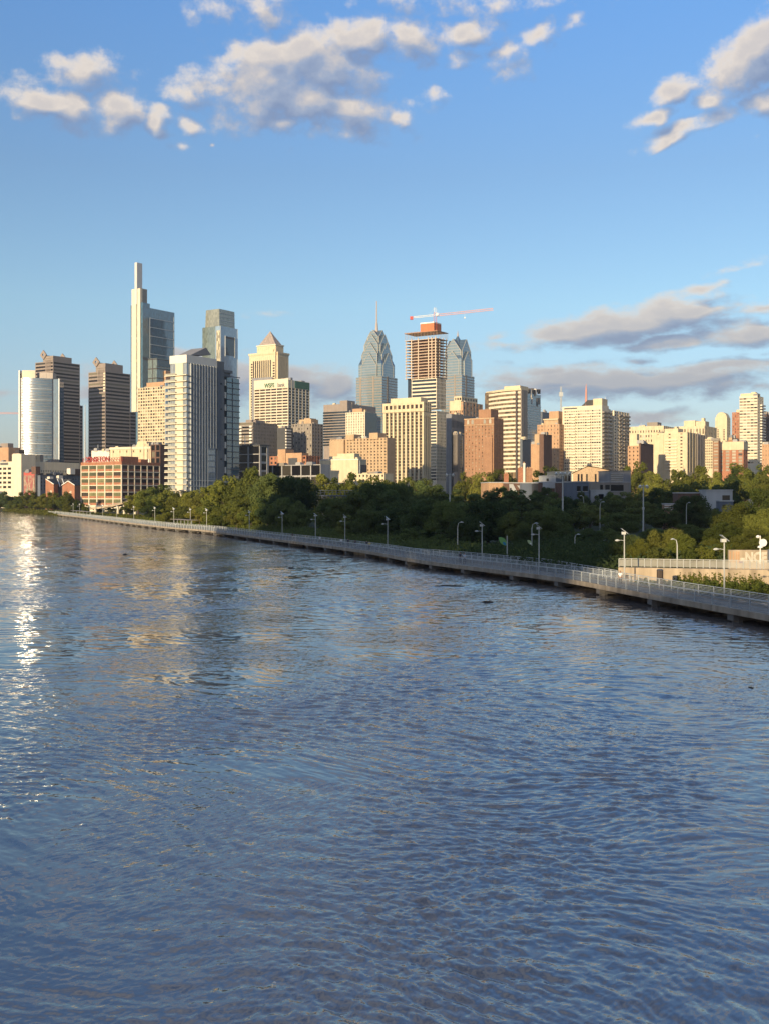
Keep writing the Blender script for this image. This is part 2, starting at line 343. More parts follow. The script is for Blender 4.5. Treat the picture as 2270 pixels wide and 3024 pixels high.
class Bldg:
    """a building seen by its near corner: its west face (left in the picture) runs along local y, its south face (right) along local x"""
    def __init__(s, name, label, xl, xc, xr, ytop, D, phi=57, zb=6, cat='building', group=None):
        s.D, s.zb, s.phi = D, zb, R_(phi); s.cx = PX(xc, D)
        s.root = thing(name, label, cat, (s.cx, D, zb), s.phi, group)
        s.L = s.yp(xl); s.R = s.xp(xr); s.top = PZ(ytop, D)-zb
        s.panes = {}; s.wall = MB()
    def _t(s, px, ax, ay, c=None):
        u = (px-CX)/F; cx, cy = c or (s.cx, s.D)
        return (u*cy-cx)/(ax-u*ay)
    def world(s, x, y):
        c, n = math.cos(s.phi), math.sin(s.phi)
        return (s.cx+x*c-y*n, s.D+x*n+y*c)
    def yp(s, px, x=0, y=0): return y+s._t(px, -math.sin(s.phi), math.cos(s.phi), s.world(x, y))
    def xp(s, px, x=0, y=0): return x+s._t(px, math.cos(s.phi), math.sin(s.phi), s.world(x, y))
    def z(s, py, x=0, y=0): return PZ(py, s.world(x, y)[1])-s.zb
    def pane(s, f, vol, s0, s1, z0, z1, d, mat='win', name='window'):
        x0, x1, y0, y1 = vol
        if f == 'W': loc, rz = (x0+d, y0+s1, z0), -math.pi/2
        else: loc, rz = (x0+s0, y0+d, z0), 0
        s.panes.setdefault(name, []).append((loc, rz, s1-s0, z1-z0, mat))
    def face(s, f, vol, z0, z1, nx=1, ny=1, pw=.3, sh=.4, depth=.4, pier=True, pane='win', name='window', ml=0, mr=0, mt_=0, mb=0, wall=None, skip=None, rec=.12):
        wall = wall or s.wall
        x0, x1, y0, y1 = vol
        L = (y1-y0) if f == 'W' else (x1-x0)
        o = depth+.05 if f == 'S' else 0
        def bx(a, b, za, zb, d0, d1):
            if f == 'W': wall.box(x0+d0, x0+d1, y0+a, y0+b, za, zb)
            else: wall.box(x0+a, x0+b, y0+d0, y0+d1, za, zb)
        cw = (L-ml-mr)/nx; fh = (z1-z0-mt_-mb)/ny
        dp, ds = (0, rec) if pier else (rec, 0)
        for i in range(nx+1):
            a = 0 if i == 0 else ml+i*cw-pw*cw/2
            b = L if i == nx else ml+i*cw+pw*cw/2
            a = max(a, o)
            if b-a > .03: bx(a+(.0 if pier else .02), b-(.0 if pier else .02), z0-(0 if pier else -.03), z1-(0 if pier else .03), dp, depth+.05)
        for j in range(ny+1):
            a = z0 if j == 0 else z0+mb+j*fh-sh*fh/2
            b = z1 if j == ny else z0+mb+j*fh+sh*fh/2
            if b-a > .03: bx(o+(.02 if pier else 0), L-(.02 if pier else 0), a+(.02 if pier and j == 0 else 0), b-(.02 if pier and j == ny else 0), ds, depth+.05)
        for j in range(ny):
            for i in range(nx):
                if skip and skip(i, j): continue
                a = ml+i*cw+pw*cw/2; b = ml+(i+1)*cw-pw*cw/2
                a = max(a, o)
                p = pane[(i*7+j*13) % len(pane)] if isinstance(pane, list) else pane
                s.pane(f, vol, a, b, z0+mb+j*fh+sh*fh/2, z0+mb+(j+1)*fh-sh*fh/2, depth-.03, p, name)
    def volume(s, vol, z0, z1, W=None, S=None, depth=.4, wall=None):
        """core with a modelled west and south face; the rest of each face is plain"""
        wall = wall or s.wall; x0, x1, y0, y1 = vol
        wall.box(x0+depth, x1, y0+depth, y1, z0, z1-.4)
        for f, c in (('W', W), ('S', S)):
            zz = z0
            if c:
                c = dict(c); zz = c.pop('z0', z0)
                s.face(f, vol, zz, z1, depth=depth, wall=wall, **c)
            else: zz = z1
            if zz > z0:
                if f == 'W': wall.box(x0, x0+depth+.05, y0, y1, z0, zz)
                else: wall.box(x0+depth+.05, x1, y0, y0+depth+.05, z0, zz)
    def part(s, name, mat, *boxes):
        b = MB()
        for q in boxes: b.box(*q)
        return b.build(name, mat, s.root)
    def done(s, wall='cream'):
        if s.wall.v: s.wall.build('wall', wall, s.root)
        for name, L in s.panes.items():
            L.sort(key=lambda p: -p[2]*p[3])
            one, rest = (L, []) if len(L) <= 100 else (L[:100], L[100:])
            for loc, rz, w, h, mat in one:
                o = bpy.data.objects.new(name, pane_mesh(mat)); COL.objects.link(o); o.parent = s.root
                o.location = loc; o.rotation_euler = (0, 0, rz); o.scale = (w, 1, h)
            if rest:
                b = MB(); ms = []
                for loc, rz, w, h, mat in rest:
                    if mat not in ms: ms.append(mat)
                    x, y, z = loc
                    if rz: b.quad((x, y, z), (x, y-w, z), (x, y-w, z+h), (x, y, z+h), ms.index(mat))
                    else: b.quad((x, y, z), (x+w, y, z), (x+w, y, z+h), (x, y, z+h), ms.index(mat))
                b.build(name, ms, s.root)['kind'] = 'stuff'
        return s
ROOFM = {}
def roof_unit_mesh(mat):
    if mat not in ROOFM:
        m = MB(); m.box(-.5, .5, -.5, .5, 0, .82); m.box(-.42, .42, -.42, .42, .82, 1); m.box(-.52, -.5, -.4, .4, .2, .7); ROOFM[mat] = m.data('roof_unit', mat)
    return ROOFM[mat]
def tower(name, label, xl, xc, xr, ytop, D, wall, W=None, S=None, depth=.4, yb=1420, phi=57, zb=6, fin=True, group=None):
    b = Bldg(name, label, xl, xc, xr, ytop, D, phi, zb, group=group)
    zz = b.z(yb)
    for c in (W, S):
        if c: c.setdefault('z0', zz)
    b.volume((0, b.R, 0, b.L), -4, b.top, W, S, depth)
    g = random.Random(int(xc*7+D))
    for k in range(g.randint(3, 6)):     # plant on the roof
        o = bpy.data.objects.new('roof_unit', roof_unit_mesh(g.choice(('midgrey', 'taupe', 'grey', 'cream')))); COL.objects.link(o); o.parent = b.root
        w, h = g.uniform(1.2, 3.6), g.uniform(1.0, 2.6)*D/1000
        o.location = (g.uniform(.08, .6)*b.R, g.uniform(.06, .9)*b.L, b.top-.5); o.scale = (w, w*g.uniform(.7, 1.6), h+.5)
    if g.random() < .4:
        m = MB(); x, y = .3*b.R, g.uniform(.2, .8)*b.L; m.bar((x, y, b.top-.5), (x, y, b.top+g.uniform(4, 8)), .22); m.build('antenna', 'steel', b.root)
    if fin: b.done(wall)
    return b
# ================================================================ the skyline, left to right
def grid(nx, ny, pane='win', pw=.4, sh=.45, **k): return dict(nx=nx, ny=ny, pane=pane, pw=pw, sh=sh, **k)
def bands(ny, pane='win', sh=.5, pw=.02, **k): return dict(nx=1, ny=ny, pane=pane, sh=sh, pw=pw, pier=False, name='window_band', ml=.4, mr=.4, **k)
# ---- rounded glass apartment tower
def rounded_tower():
    D = 1140; sx = D/F
    r = thing('rounded_glass_tower', 'rounded glass apartment tower at the far left with a bright sun glint down its curve', 'building', (PX(110, D), D, 6))
    def z(py): return PZ(py, D)-6
    xc, yc, Rr = -7.65, 35, 35
    def arc(x0, x1, rad, n=40):
        a0, a1 = math.asin((x0-xc)/Rr), math.asin((x1-xc)/Rr)
        return [(xc+rad*math.sin(a0+(a1-a0)*i/n), yc-rad*math.cos(a0+(a1-a0)*i/n)) for i in range(n+1)]
    out = arc(-16.8, 13.6, Rr)
    b = MB(); zt, zb = z(1116), -4
    fl = (zt-z(1360))/62
    n0 = len(b.v)
    b.prism(out+[(13.6, 24), (-16.8, 24)], zb, zt)
    b.build('glass_wall', 'cw_murano', r)
    for k in range(-2, 9):
        w = MB(); zz = z(1148+32.3*k)
        if zz < 0 or zz > zt: continue
        o2, i2 = arc(-16.8, 13.6, Rr+.5), arc(-16.8, 13.6, Rr-.3)
        w.prism(o2+i2[::-1], zz-.3, zz+.3); w.build('floor_ring', 'steel', r)
    w = MB()
    k = 0; zz = 3.0
    while zz < zt-1:
        o2, i2 = arc(-16.8, 13.6, Rr+.16), arc(-16.8, 13.6, Rr-.2)
        w.prism(o2+i2[::-1], zz-.28, zz+.28); zz += 2.87
    w.build('slab_edge', 'midgrey', r)['kind'] = 'stuff'
    x = PX(62, D)-PX(110, D)
    b = MB(); b.box(-19.8, -18.6, 1.5, 14, -4, z(1093)); b.box(-17.2, -16.2, 1.2, 3, -4, zt); b.build('corner_fin', 'whitepaint', r)
    b = MB()
    for i in range(88):
        zz = i*2.87
        if zz < z(1100): b.box(-18.6, -17.2, 2.3, 8, zz, zz+1.1)
    b.box(-18.5, -16, 3.5, 20, -4, z(1102)); b.build('balcony_stack', 'bronze', r)
    b = MB(); o2, i2 = arc(-17.0, -2.2, Rr-1.5), arc(-17.0, -2.2, Rr-2.5); b.prism(o2+i2[::-1], zt, z(1093)); b.build('crown_wall', 'palecream', r)
    b = MB(); b.box(-2.0, 14.5, 7, 20, zt, z(1098)); b.box(7.4, 8, 6.8, 7.0, zt+1, z(1101)); b.build('penthouse', 'granite', r)
    b = MB(); b.box(14.2, 20.6, 9, 26, -4, z(1117)); b.build('side_wing', 'cw_blue', r)
    b = MB(); b.box(13.7, 14.4, 8.6, 9.6, -4, z(1113)); b.box(20.2, 20.8, 8.8, 9.4, -4, z(1115)); b.build('corner_post', 'steel', r)
mt['cw_murano'] = curtain('rounded_tower_glass', (.05, .09, .115), rough=.20, ior=3.6, cell=(1.4, 50, 2.87), var=.5, tilt=.05)
rounded_tower()
# ---- twin office towers with pierced diamonds on the roof
def diamond(b, root, x, y, z, s, sub=None):
    """square plate standing on its corner, round hole in the middle; faces west"""
    m = MB(); n = 32; o = []; i = []
    for k in range(n):
        t = 2*math.pi*k/n; c, q = math.cos(t), math.sin(t)
        rad = s/(abs(c)+abs(q)); o.append((rad*c, rad*q)); i.append((.27*s*c, .27*s*q))
    for k in range(n):
        j = (k+1) % n
        P = [(x0, y+a[0], z+a[1]) for x0 in (x-.6, x+.6) for a in (o[k], o[j], i[j], i[k])]
        m.quad(P[0], P[3], P[2], P[1]); m.quad(P[4], P[5], P[6], P[7]); m.quad(P[0], P[1], P[5], P[4]); m.quad(P[3], P[7], P[6], P[2])
    return m.build('diamond_finial', 'granite', root)
def diamond_tower(label, xl, xc, xr, ysh, yup, xup, D, low, ylow):
    b = Bldg('diamond_topped_tower', label, xl, xc, xr, ysh, D)
    zz = b.z(1400); n = int((b.top-zz)/3.9)
    # broader base
    Rl = b.xp(low); zl = b.z(ylow)
    b.volume((0, b.R, 0, b.L), -4, b.top, bands(n, 'win', sh=.48, z0=zz, rec=.1), bands(n, 'win', sh=.48, z0=zz, rec=.1), .35)
    b.volume((b.R, Rl, .8, b.L-1), -4, zl, None, bands(int((zl-zz)/3.9), 'win', sh=.5, z0=zz), .35)
    zu = b.z(yup); Ru = b.xp(xup); Lu = b.L*.56
    b.volume((.15, Ru, .15, Lu), b.top-.3, zu, None, None, .3)
    b.part('cornice_strip', 'taupe', (-.5, .1, 0, Lu, b.top+1, b.top+1.6), (-.5, .1, 0, Lu, b.top+3.6, b.top+4.2))
    for k in range(5): b.wall.box(-.35, .2, Lu*.5-4.5+k*2, Lu*.5-3.5+k*2, b.top-16+abs(k-2)*2.6, b.top+2)
    # ridge between the two diamonds
    zr = zu+1.2; yc = Lu*.92
    b.wall.poly([(.15, Lu, zu-1), (.15, yc-5, zu), (.15, yc, zu+3.4)]); b.wall.box(.2, Ru, yc-4, yc+2, zu-2, zr)
    b.done('granite')
    diamond(b, b.root, -.6, yc, zr+.6, 5.6)
    diamond(b, b.root, Ru, yc, zr+.6, 4.8)
    return b
diamond_tower('brown granite office tower with pierced diamond, standing behind the rounded glass tower', 105, 158, 237, 1066, 1050, 213, 1250, 247, 1190)
tw = diamond_tower('dark granite office tower with pierced diamond, beside the tall spire tower', 262, 312, 386, 1096, 1072, 364, 1200, 404, 1210)
m = MB()
for k in range(7): m.box(-.05, .02, .3, 3.4, tw.z(1100+8.5*k), tw.z(1105+8.5*k))
m.build('sun_glint_pane', 'palecream', tw.root)  # pale panes carry the sun's reflection in their colour
# ---- tallest tower with the white spire
def spire_tower():
    D = 1560
    b = Bldg('spire_tower', 'tallest tower in the skyline, blue glass with a white spire', 386, 422, 516, 905, D)
    r = b.root; L, R = b.L, b.R
    m = MB(); m.box(0, R, 0, L*.72, -4, b.top); m.build('glass_wall', 'cw_blue', r)
    m = MB(); x1 = b.xp(443); m.box(-.3, x1, -.3, L*.72, b.top, b.z(893)); m.build('glass_shoulder', 'cw_blue', r)
    m = MB(); m.box(.5, R*.5, L*.72, L, -4, b.z(897)); m.build('side_wing', 'cw_blue', r)
    ya, yb_ = b.yp(392), b.yp(417)
    m = MB(); m.box(-1.6, 3, yb_, b.yp(409), b.z(1215), b.z(851)); m.box(-1.6, 3, b.yp(405), ya, b.z(1215), b.z(851)); m.build('stone_pier', 'palecream', r)
    m = MB(); m.box(-1.0, 3, b.yp(409)-.05, b.yp(405)+.05, b.z(1215), b.z(855)); m.build('lift_shaft', 'cw_lift', r)
    m = MB(); m.box(-1, b.xp(436, 0, b.yp(417)), b.yp(417)+.4, b.yp(397), b.z(900), b.z(850)); m.build('crown_block', 'crown_metal', r)
    y0, y1 = b.yp(408), b.yp(401)
    m = MB(); xs = b.xp(421, -1.8, y0)+1.8; m.box(-1.8, -1.8+xs, y0, y1, b.z(897), b.z(773)); m.build('spire', 'spire_metal', r)
    zb0 = [b.z(q) for q in (935, 962, 988, 1013, 1041)]
    xa, xb = b.xp(443), b.xp(514)
    for q in zb0:
        m = MB(); m.box(xa, xb, -.5, .1, q-.45, q+.45); m.build('floor_band', 'steel', r)
    m = MB(); m.box(xa, xa+.5, -.4, .1, b.z(1055), zb0[0]); m.box(xb-.4, xb, -.4, .1, b.z(1055), zb0[0]+8); m.build('mullion', 'steel', r)
    m = MB(); m.box(-.3, R+.1, -.6, .1, b.z(1062), b.z(1054)); m.build('soffit', 'dark', r)
mt['cw_lift'] = curtain('lift_shaft_glass', (.30, .27, .21), ior=1.7, cell=(9, 1.6, 4), var=.6)
mt['crown_metal'] = M('crown_metal', (.22, .20, .17), rough=.4, var=.1)
mt['spire_metal'] = M('spire_metal', (.52, .50, .48), rough=.35, var=.08)
spire_tower()
# ---- low glass hotel and the beige grid block before the spire tower
b = Bldg('glass_office_block', 'low glass block with dark upper storeys at the foot of the spire tower', 438, 464, 514, 1057, 1380)
m = MB(); m.box(0, b.R, 0, b.L, -4, b.top); m.build('glass_wall', 'cw_green', b.root)
m = MB()
for py in (1088, 1116, 1060): m.box(-.4, b.R+.2, -.4, b.L, b.z(py)-.6, b.z(py)+.6)
m.box(-.3, .1, b.L*.45, b.L*.5, 0, b.top); m.build('slab_edge', 'bronze', b.root)
m = MB(); m.box(.2, b.R, -1.6, 0, b.z(1082), b.z(1062)); m.build('dark_storey', 'cw_dark', b.root)
m = MB(); m.box(b.xp(486), b.R+2, -2.5, 2, -4, b.z(1092)); m.build('brick_wing', 'orange', b.root)
b = tower('grid_apartment_block', 'beige gridded apartment block with scattered dark windows left of the white finned tower', 408, 488, 520, 1140, 900, 'cream',
    W=grid(11, 22, ['winmix', 'winmix', 'win', 'winlight', 'winmix'], .28, .42), S=None, yb=1350, fin=False)
b.part('penthouse', 'orange', (1, 12, b.yp(484), b.yp(431), b.top-1, b.z(1126)))
b.done('cream')
m = MB(); m.box(.4, b.R, -.8, .2, b.z(1400), b.z(1121)); m.build('glass_bay', 'cw_pale', b.root)
# ---- white finned riverside apartment tower
def finned_tower():
    D = 520
    b = Bldg('riverside_apartment_tower', 'white riverside apartment tower with balconies and vertical white fins over the trees', 503, 552, 640, 1047, D)
    r = b.root; L, R, z = b.L, b.R, b.z
    zt = z(1071); fl = (z(1107)-z(1430))/18.0
    m = MB(); m.box(.3, R, .3, L, -4, zt); m.build('glass_wall', 'cw_river', r)
    m = MB(); m.box(-.12, R, -.12, L+.2, zt, z(1047)); m.build('parapet', 'palewhite', r)
    pw0, pw1 = b.yp(541), b.yp(519)
    m = MB(); m.box(-.05, .4, pw0, pw1, -4, zt); m.build('panel_wall', 'palecream', r)
    m = MB()
    for q in (b.yp(544), b.yp(551), b.yp(512), b.yp(505)): m.box(.1, .4, q-.08, q+.08, -4, zt)
    m.build('mullion', 'steel', r)
    yl = b.yp(486, -1.3)
    for k in range(20):
        zz = z(1107)-k*fl
        if zz < 0: break
        m = MB(); m.box(-1.3, .32, b.yp(551, -1.3), yl, zz-.2, zz+.18); m.build('balcony', 'palecream', r)
        m = MB(); m.box(-1.25, -1.2, b.yp(518, -1.3), yl-.1, zz+.2, zz+1.1); m.build('balcony_glass', 'rail_glass', r)
    m = MB(); m.box(1.6, 4, L, yl+.4, -4, z(1122)); m.build('glass_bay', 'cw_green2', r)
    xs = [b.xp(563+8.25*i) for i in range(10)]
    for i, x in enumerate(xs):
        m = MB(); m.box(x-.12, x+.12, -.6, .35, -4 if i < 7 else z(1320), zt-(.0 if i > 1 else .0)); m.build('fin', 'steel', r)
    for k in range(20):
        zz = z(1107)-k*fl
        if zz < 0: break
        m = MB(); m.box(b.xp(553), b.xp(639), .05, .35, zz-.28, zz+.28); m.build('spandrel', 'midsp', r)
    m = MB(); m.box(b.xp(553), b.xp(640), -.3, .35, z(1420), z(1417)); m.box(b.xp(553), b.xp(640), -.3, .35, z(1437), z(1434)); m.build('base_band', 'white', r)
    # dark core and glass wing
    x0, x1 = b.xp(640), b.xp(661)
    m = MB(); m.box(x0+.05, x1, -.4, L, -4, z(1052)); m.build('core_wall', 'slate', r)
    for py in (1121, 1199, 1276, 1352):
        m = MB(); w = b.xp(652); m.box(w-.5, w+.6, -.46, -.35, z(py+2), z(py-3)); m.build('window', 'win', r)
    x2, x3 = b.xp(673), b.xp(709)
    m = MB(); m.box(x2, x3, .4, L-1, -4, z(1098)); m.build('wing_glass', 'cw_teal', r)
    m = MB(); m.box(x1+.02, x2, 1.4, L-2, -4, z(1086)); m.build('recess_wall', 'dark', r)
    m = MB()
    for k in range(10): m.box(b.xp(667.5)-.2, b.xp(671.5), .5, 1.5, z(1105+38.6*k+19), z(1105+38.6*k))
    m.build('light_panel', 'white', r)
    for k in range(19):
        zz = z(1094)-k*fl
        if zz < 0: break
        m = MB(); m.box(x2-.1, x3+.25, .0, .45, zz-.22, zz+.2); m.build('slab_edge', 'slate', r)
    m = MB(); q = b.xp(689); m.box(q-.15, q+.15, .15, .5, -4, z(1098)); m.build('wing_mullion', 'slate', r)
    m = MB(); m.box(x1-1, b.xp(682), .2, 6, z(1096), z(1076)); m.box(x1-1, b.xp(686), -.4, 6, z(1084), z(1076)); m.build('wing_roof', 'slate', r)
    # tilted roof canopy
    m = MB(); xa, xb, xc_ = b.xp(566), b.xp(612), b.xp(627); y0, y1 = .6, L-.5
    za, zc = z(1046), z(1016); ze = z(1036)
    P0 = [(xa, y0, za), (xb, y0, zc), (xc_, y0, ze)]; P1 = [(x, y1, q) for x, _, q in P0]
    m.poly(P0); m.poly(P1[::-1]); m.quad(P0[0], P1[0], P1[1], P0[1]); m.quad(P0[1], P1[1], P1[2], P0[2]); m.quad(P0[2], P1[2], P1[0], P0[0]); m.build('roof_canopy', 'midgrey', r)
mt['cw_river'] = curtain('riverside_tower_glass', (.25, .28, .31), ior=2.3, cell=(1.1, 1.1, 2.9), var=.25)
mt['cw_green2'] = curtain('balcony_side_glass', (.36, .38, .33), ior=2.0, cell=(1.1, .9, 2.9), var=.5)
mt['midsp'] = M('grey_spandrel', (.30, .32, .34), rough=.5)
mt['palewhite'] = M('pale_metal_panel', (.62, .60, .55), rough=.6, var=.05)
mt['rail_glass'] = curtain('railing_glass', (.34, .33, .27), ior=1.5, cell=(3, 1.2, 9), var=.15)
finned_tower()
# ---- slender glass tower with a lantern crown
def lantern_tower():
    D = 1570
    b = Bldg('lantern_glass_tower', 'pale glass tower with a lantern crown behind the finned apartment tower', 598, 652, 702, 962, D)
    r = b.root; L, R, z = b.L, b.R, b.z
    m = MB(); m.box(0, R, 0, L*.28, -4, z(962)); m.build('glass_wall', 'cw_pale', r)
    m = MB()
    pts = [(0.4, L*.28), (R*.95, L*.28), (R*.95, L), (0.4, L)]
    m.box(.3, R*.9, L*.28, L, -4, z(962)); m.build('rear_glass_wall', 'cw_green', r)
    y0, y1 = b.yp(648), b.yp(606); xr = b.xp(694, 0, y0)
    m = MB(); zt, zb = z(911), z(1010); c = []
    for zz, e in ((zb, 0), (z(962), .0), (zt, 1.6)):
        c.append([(.6, y0+e*.2, zz), (xr-e*.2, y0+e*.2, zz), (xr-e*.2, y1-e, zz), (.6, y1-e, zz)])
    for a, d in zip(c, c[1:]):
        for i in range(4): m.quad(a[i], a[(i+1) % 4], d[(i+1) % 4], d[i])
    m.poly(c[-1]); m.build('lantern_crown', 'cw_crown', r)
    m = MB()
    for k in range(9): m.box(.2, xr+.2, y0-.3, y0+.1, zb+(zt-zb)*k/9, zb+(zt-zb)*k/9+.5)
    m.build('crown_mullion', 'steel', r)
    m = MB(); m.box(-.4, .5, b.yp(651), b.yp(640), z(1185), z(975)); m.build('glass_corner_bay', 'cw_corner', r)
    x0, x1 = b.xp(666), b.xp(693); d = 5
    m = MB(); m.box(x0, x1, -.4, .02, z(1046), z(990)); m.build('loggia_glass', 'cw_dark', r)
    m = MB(); m.box(x0, x1, -.7, .02, z(997), z(990)); m.build('loggia_soffit', 'dark', r)
    m = MB(); m.box(x0-.7, x0, -1, .1, z(1050), z(989)); m.box(x1, x1+.8, -1, .1, z(1050), z(989)); m.build('loggia_frame', 'steel', r)
    m = MB(); m.box(-.3, R+.1, -.35, .1, z(1185), z(1182)); m.box(-.3, .4, -.4, .3, -4, z(962)); m.box(R-.5, R+.2, -.4, .3, -4, z(962)); m.build('corner_post', 'steel', r)
mt['cw_corner'] = curtain('corner_bay_glass', (.38, .33, .22), ior=1.8, cell=(9, 2.4, 4.2), var=.75)
lantern_tower()
# ---- cream tower with a pyramid roof
def pyramid_tower():
    D = 1500
    b = Bldg('pyramid_roofed_tower', 'tall cream stone tower with a pyramid roof rising behind the bank office slab', 737, 818, 853, 1040, D)
    L, R, z = b.L, b.R, b.z; zz = z(1250); zc = z(1045)
    b.volume((0, R, 2.5, L), -4, zc, dict(nx=9, ny=1, pw=.42, sh=.01, pane='win', name='window_strip', ml=7, mr=6, mt_=z(1056)-z(1070)+.5, z0=zz), None, .9)
    b.volume((2.5, R, 0, 3), -4, zc, None, dict(nx=8, ny=1, pw=.45, sh=.01, pane='win', name='window_strip', ml=2, mr=2, mt_=2, z0=zz), .9)
    for i in range(24):
        zq = z(1068+i*8)
        for a, c in ((3.6, 7.2), (L-6, L-3)): b.pane('W', (0, R, 0, L), a, c, zq-2.2, zq, -.03, 'winbrown')
    w = b.wall
    w.box(-.6, R+.6, 1.8, L+.6, zc, zc+1.2); w.box(1.8, R+.6, -.6, 3, zc, zc+1.2)
    w.box(-1.0, R+1, 1.5, L+1, zc+1.2, z(1038)); w.box(1.5, R+1, -1, 3, zc+1.2, z(1038))
    y0, y1 = b.yp(812), b.yp(757)
    z1 = z(1018)
    x1 = b.xp(838, 2, y0); 
    w.box(2, x1, y0, y1, zc, z1)
    n = 9
    for i in range(n): w.box(1.6, 2, y0+(y1-y0)*(i+.2)/n, y0+(y1-y0)*(i+.7)/n, zc, z1-2)
    for i in range(6): w.box(2+(x1-2)*(i+.2)/6, 2+(x1-2)*(i+.7)/6, y0-.4, y0, zc, z1-2)
    w.box(.5, x1+1, y0+3, y1-3, zc, zc+(z1-zc)*.55)
    b.done('cream')
    m = MB(); m.box(1.0, x1+.6, y0-.8, y1+.6, z1, z1+1.5); m.build('cornice', 'palecream', b.root)
    m = MB(); xa, xb = 3.5, x1-1.5; ya, yb_ = y0+1.5, y1-1.5; ap = ((xa+xb)/2, (ya+yb_)/2, z(978, 15, 15))
    Q = [(xa, ya, z1+1.5), (xb, ya, z1+1.5), (xb, yb_, z1+1.5), (xa, yb_, z1+1.5)]
    for i in range(4): m.poly([Q[i], Q[(i+1) % 4], ap])
    m.poly(Q[::-1]); m.build('pyramid_roof', 'pyr_roof', b.root)
    m = MB(); m.box(-1.2, .4, b.yp(806), b.yp(746), -4, z(1112)); m.build('grey_bay', 'midgrey', b.root)
mt['pyr_roof'] = M('pyramid_lattice', (.30, .25, .22), var=.35, scale=1.2, streak=0, grain=.6)
pyramid_tower()
# ---- bank slab with the sign
def text(body, size, mat, parent, loc, rot, ext=.15, bold=0, name='lettering', align='LEFT', sx=1):
    c = bpy.data.curves.new(name, 'FONT'); c.body = body; c.size = size; c.extrude = ext; c.offset = bold; c.align_x = align
    c.materials.append(mt[mat]); o = bpy.data.objects.new(name, c); COL.objects.link(o); o.parent = parent
    o.location = loc; o.rotation_euler = rot; o.scale = (sx, 1, 1)
    bpy.context.view_layer.update(); me = bpy.data.meshes.new_from_object(o.evaluated_get(bpy.context.evaluated_depsgraph_get()))
    q = bpy.data.objects.new(name, me); COL.objects.link(q); q.parent = parent; q.location = loc; q.rotation_euler = rot; q.scale = (sx, 1, 1)
    bpy.data.objects.remove(o); q.name = name; return q
b = Bldg('bank_office_slab', 'cream gridded office slab with the WSFS bank sign on top', 751, 852, 915, 1119, 1400)
zz = b.z(1290)
b.volume((0, b.R, 0, b.L), -4, b.z(1121), dict(nx=6, ny=17, pw=.1, sh=.42, pane='winbrown', mt_=b.z(1121)-b.z(1143), z0=zz, ml=.5, mr=.5),
         dict(nx=6, ny=17, pw=.2, sh=.34, pane='win', mt_=b.z(1121)-b.z(1143), z0=zz), .7)
b.wall.box(-.1, .3, 0, b.L, b.z(1141), b.z(1117))
b.done('palecream')
b.part('roof_sign', 'green', (b.xp(872), b.xp(914), -.2, 3, b.z(1143), b.z(1122)))
b.part('penthouse', 'midgrey', (b.xp(866), b.xp(872), 4, 12, b.top-1, b.z(1112)), (b.xp(900), b.xp(910), 5, 12, b.top-1, b.z(1116)))
text('WSFS', 7.8, 'green', b.root, (-.3, b.yp(782), b.z(1140.5)), (R_(90), 0, R_(-90)), bold=.22, sx=.88)
text('bank', 7.4, 'signgrey', b.root, (-.3, b.yp(820.5), b.z(1140.5)), (R_(90), 0, R_(-90)), bold=.12, sx=.82)
# ---- mid-height brown towers right of the finned tower
b = tower('balcony_apartment_tower', 'taupe apartment tower with a stack of white balconies, beside the finned tower', 690, 748, 820, 1246, 860, 'taupe',
    W=bands(14, 'win', .5), S=grid(16, 14, 'winmix', .55, .5), yb=1390, fin=False)
b.part('penthouse', 'granite', (3, 20, 4, 10, b.top-1, b.z(1238)), (b.R*.1, b.R*.16, -.2, 2, b.top-1, b.z(1240)))
for xx in (712, 742):
    for k in range(13):
        y = b.yp(xx+5); m = MB(); m.box(-1.3, 0, y, y+2.6, b.z(1262+9.3*k)-.1, b.z(1262+9.3*k)+1.3); m.build('balcony', 'white', b.root)
b.done('taupe')
b = tower('dark_apartment_tower', 'narrow dark apartment tower with white balcony ends below the bank slab', 818, 846, 866, 1263, 880, 'dark', W=None, S=bands(14, 'win', .5), yb=1390, fin=False)
for k in range(14):
    m = MB(); m.box(-1.2, b.R*.6, -1.2, .1, b.z(1272+8.6*k)-.1, b.z(1272+8.6*k)+1.1); m.build('balcony', 'white', b.root)
b.done('dark')
b = tower('grey_brown_hotel', 'grey brown hotel block with pale window columns below the bank slab', 863, 922, 955, 1250, 900, 'taupe',
    W=grid(7, 12, ['winlight', 'winlight', 'win'], .6, .5), S=grid(4, 12, 'win', .6, .5), yb=1372, fin=False)
b.part('penthouse', 'tan', (2, 12, b.yp(915), b.yp(880), b.top-1, b.z(1237)), (5, 14, b.yp(905), b.yp(888), b.top-1, b.z(1233)))
b.done('taupe')
# ---- grey framed low building and brick works in front
b = tower('grey_framed_building', 'grey framed low building with big dark windows, right of the finned tower', 700, 768, 794, 1316, 560, 'grey', W=dict(nx=2, ny=5, pw=.12, sh=.1, pane='win'), S=dict(nx=1, ny=5, pw=.4, sh=.25, pane='win'), yb=1440, fin=False)
b.part('roof_slab', 'dark', (-.5, b.R+.5, -.5, b.L+.5, b.top, b.top+.6)); b.done('grey')
b = tower('brick_works', 'orange brick works with stepped roof boxes above the grey framed warehouse', 797, 905, 946, 1345, 700, 'redbrick', W=grid(9, 3, ['win', 'winmix'], .5, .5), S=grid(5, 3, ['win', 'winmix'], .5, .5), yb=1385, fin=False)
b.part('roof_house', 'orange', (-1, 8, b.yp(846), b.yp(824), b.z(1372), b.z(1325)), (-1.2, 6, b.yp(895), b.yp(848), b.z(1372), b.z(1337)))
b.part('loading_bay', 'dark', (-1.4, -1.1, b.yp(882), b.yp(856), b.z(1372), b.z(1352)))
b.done('redbrick')
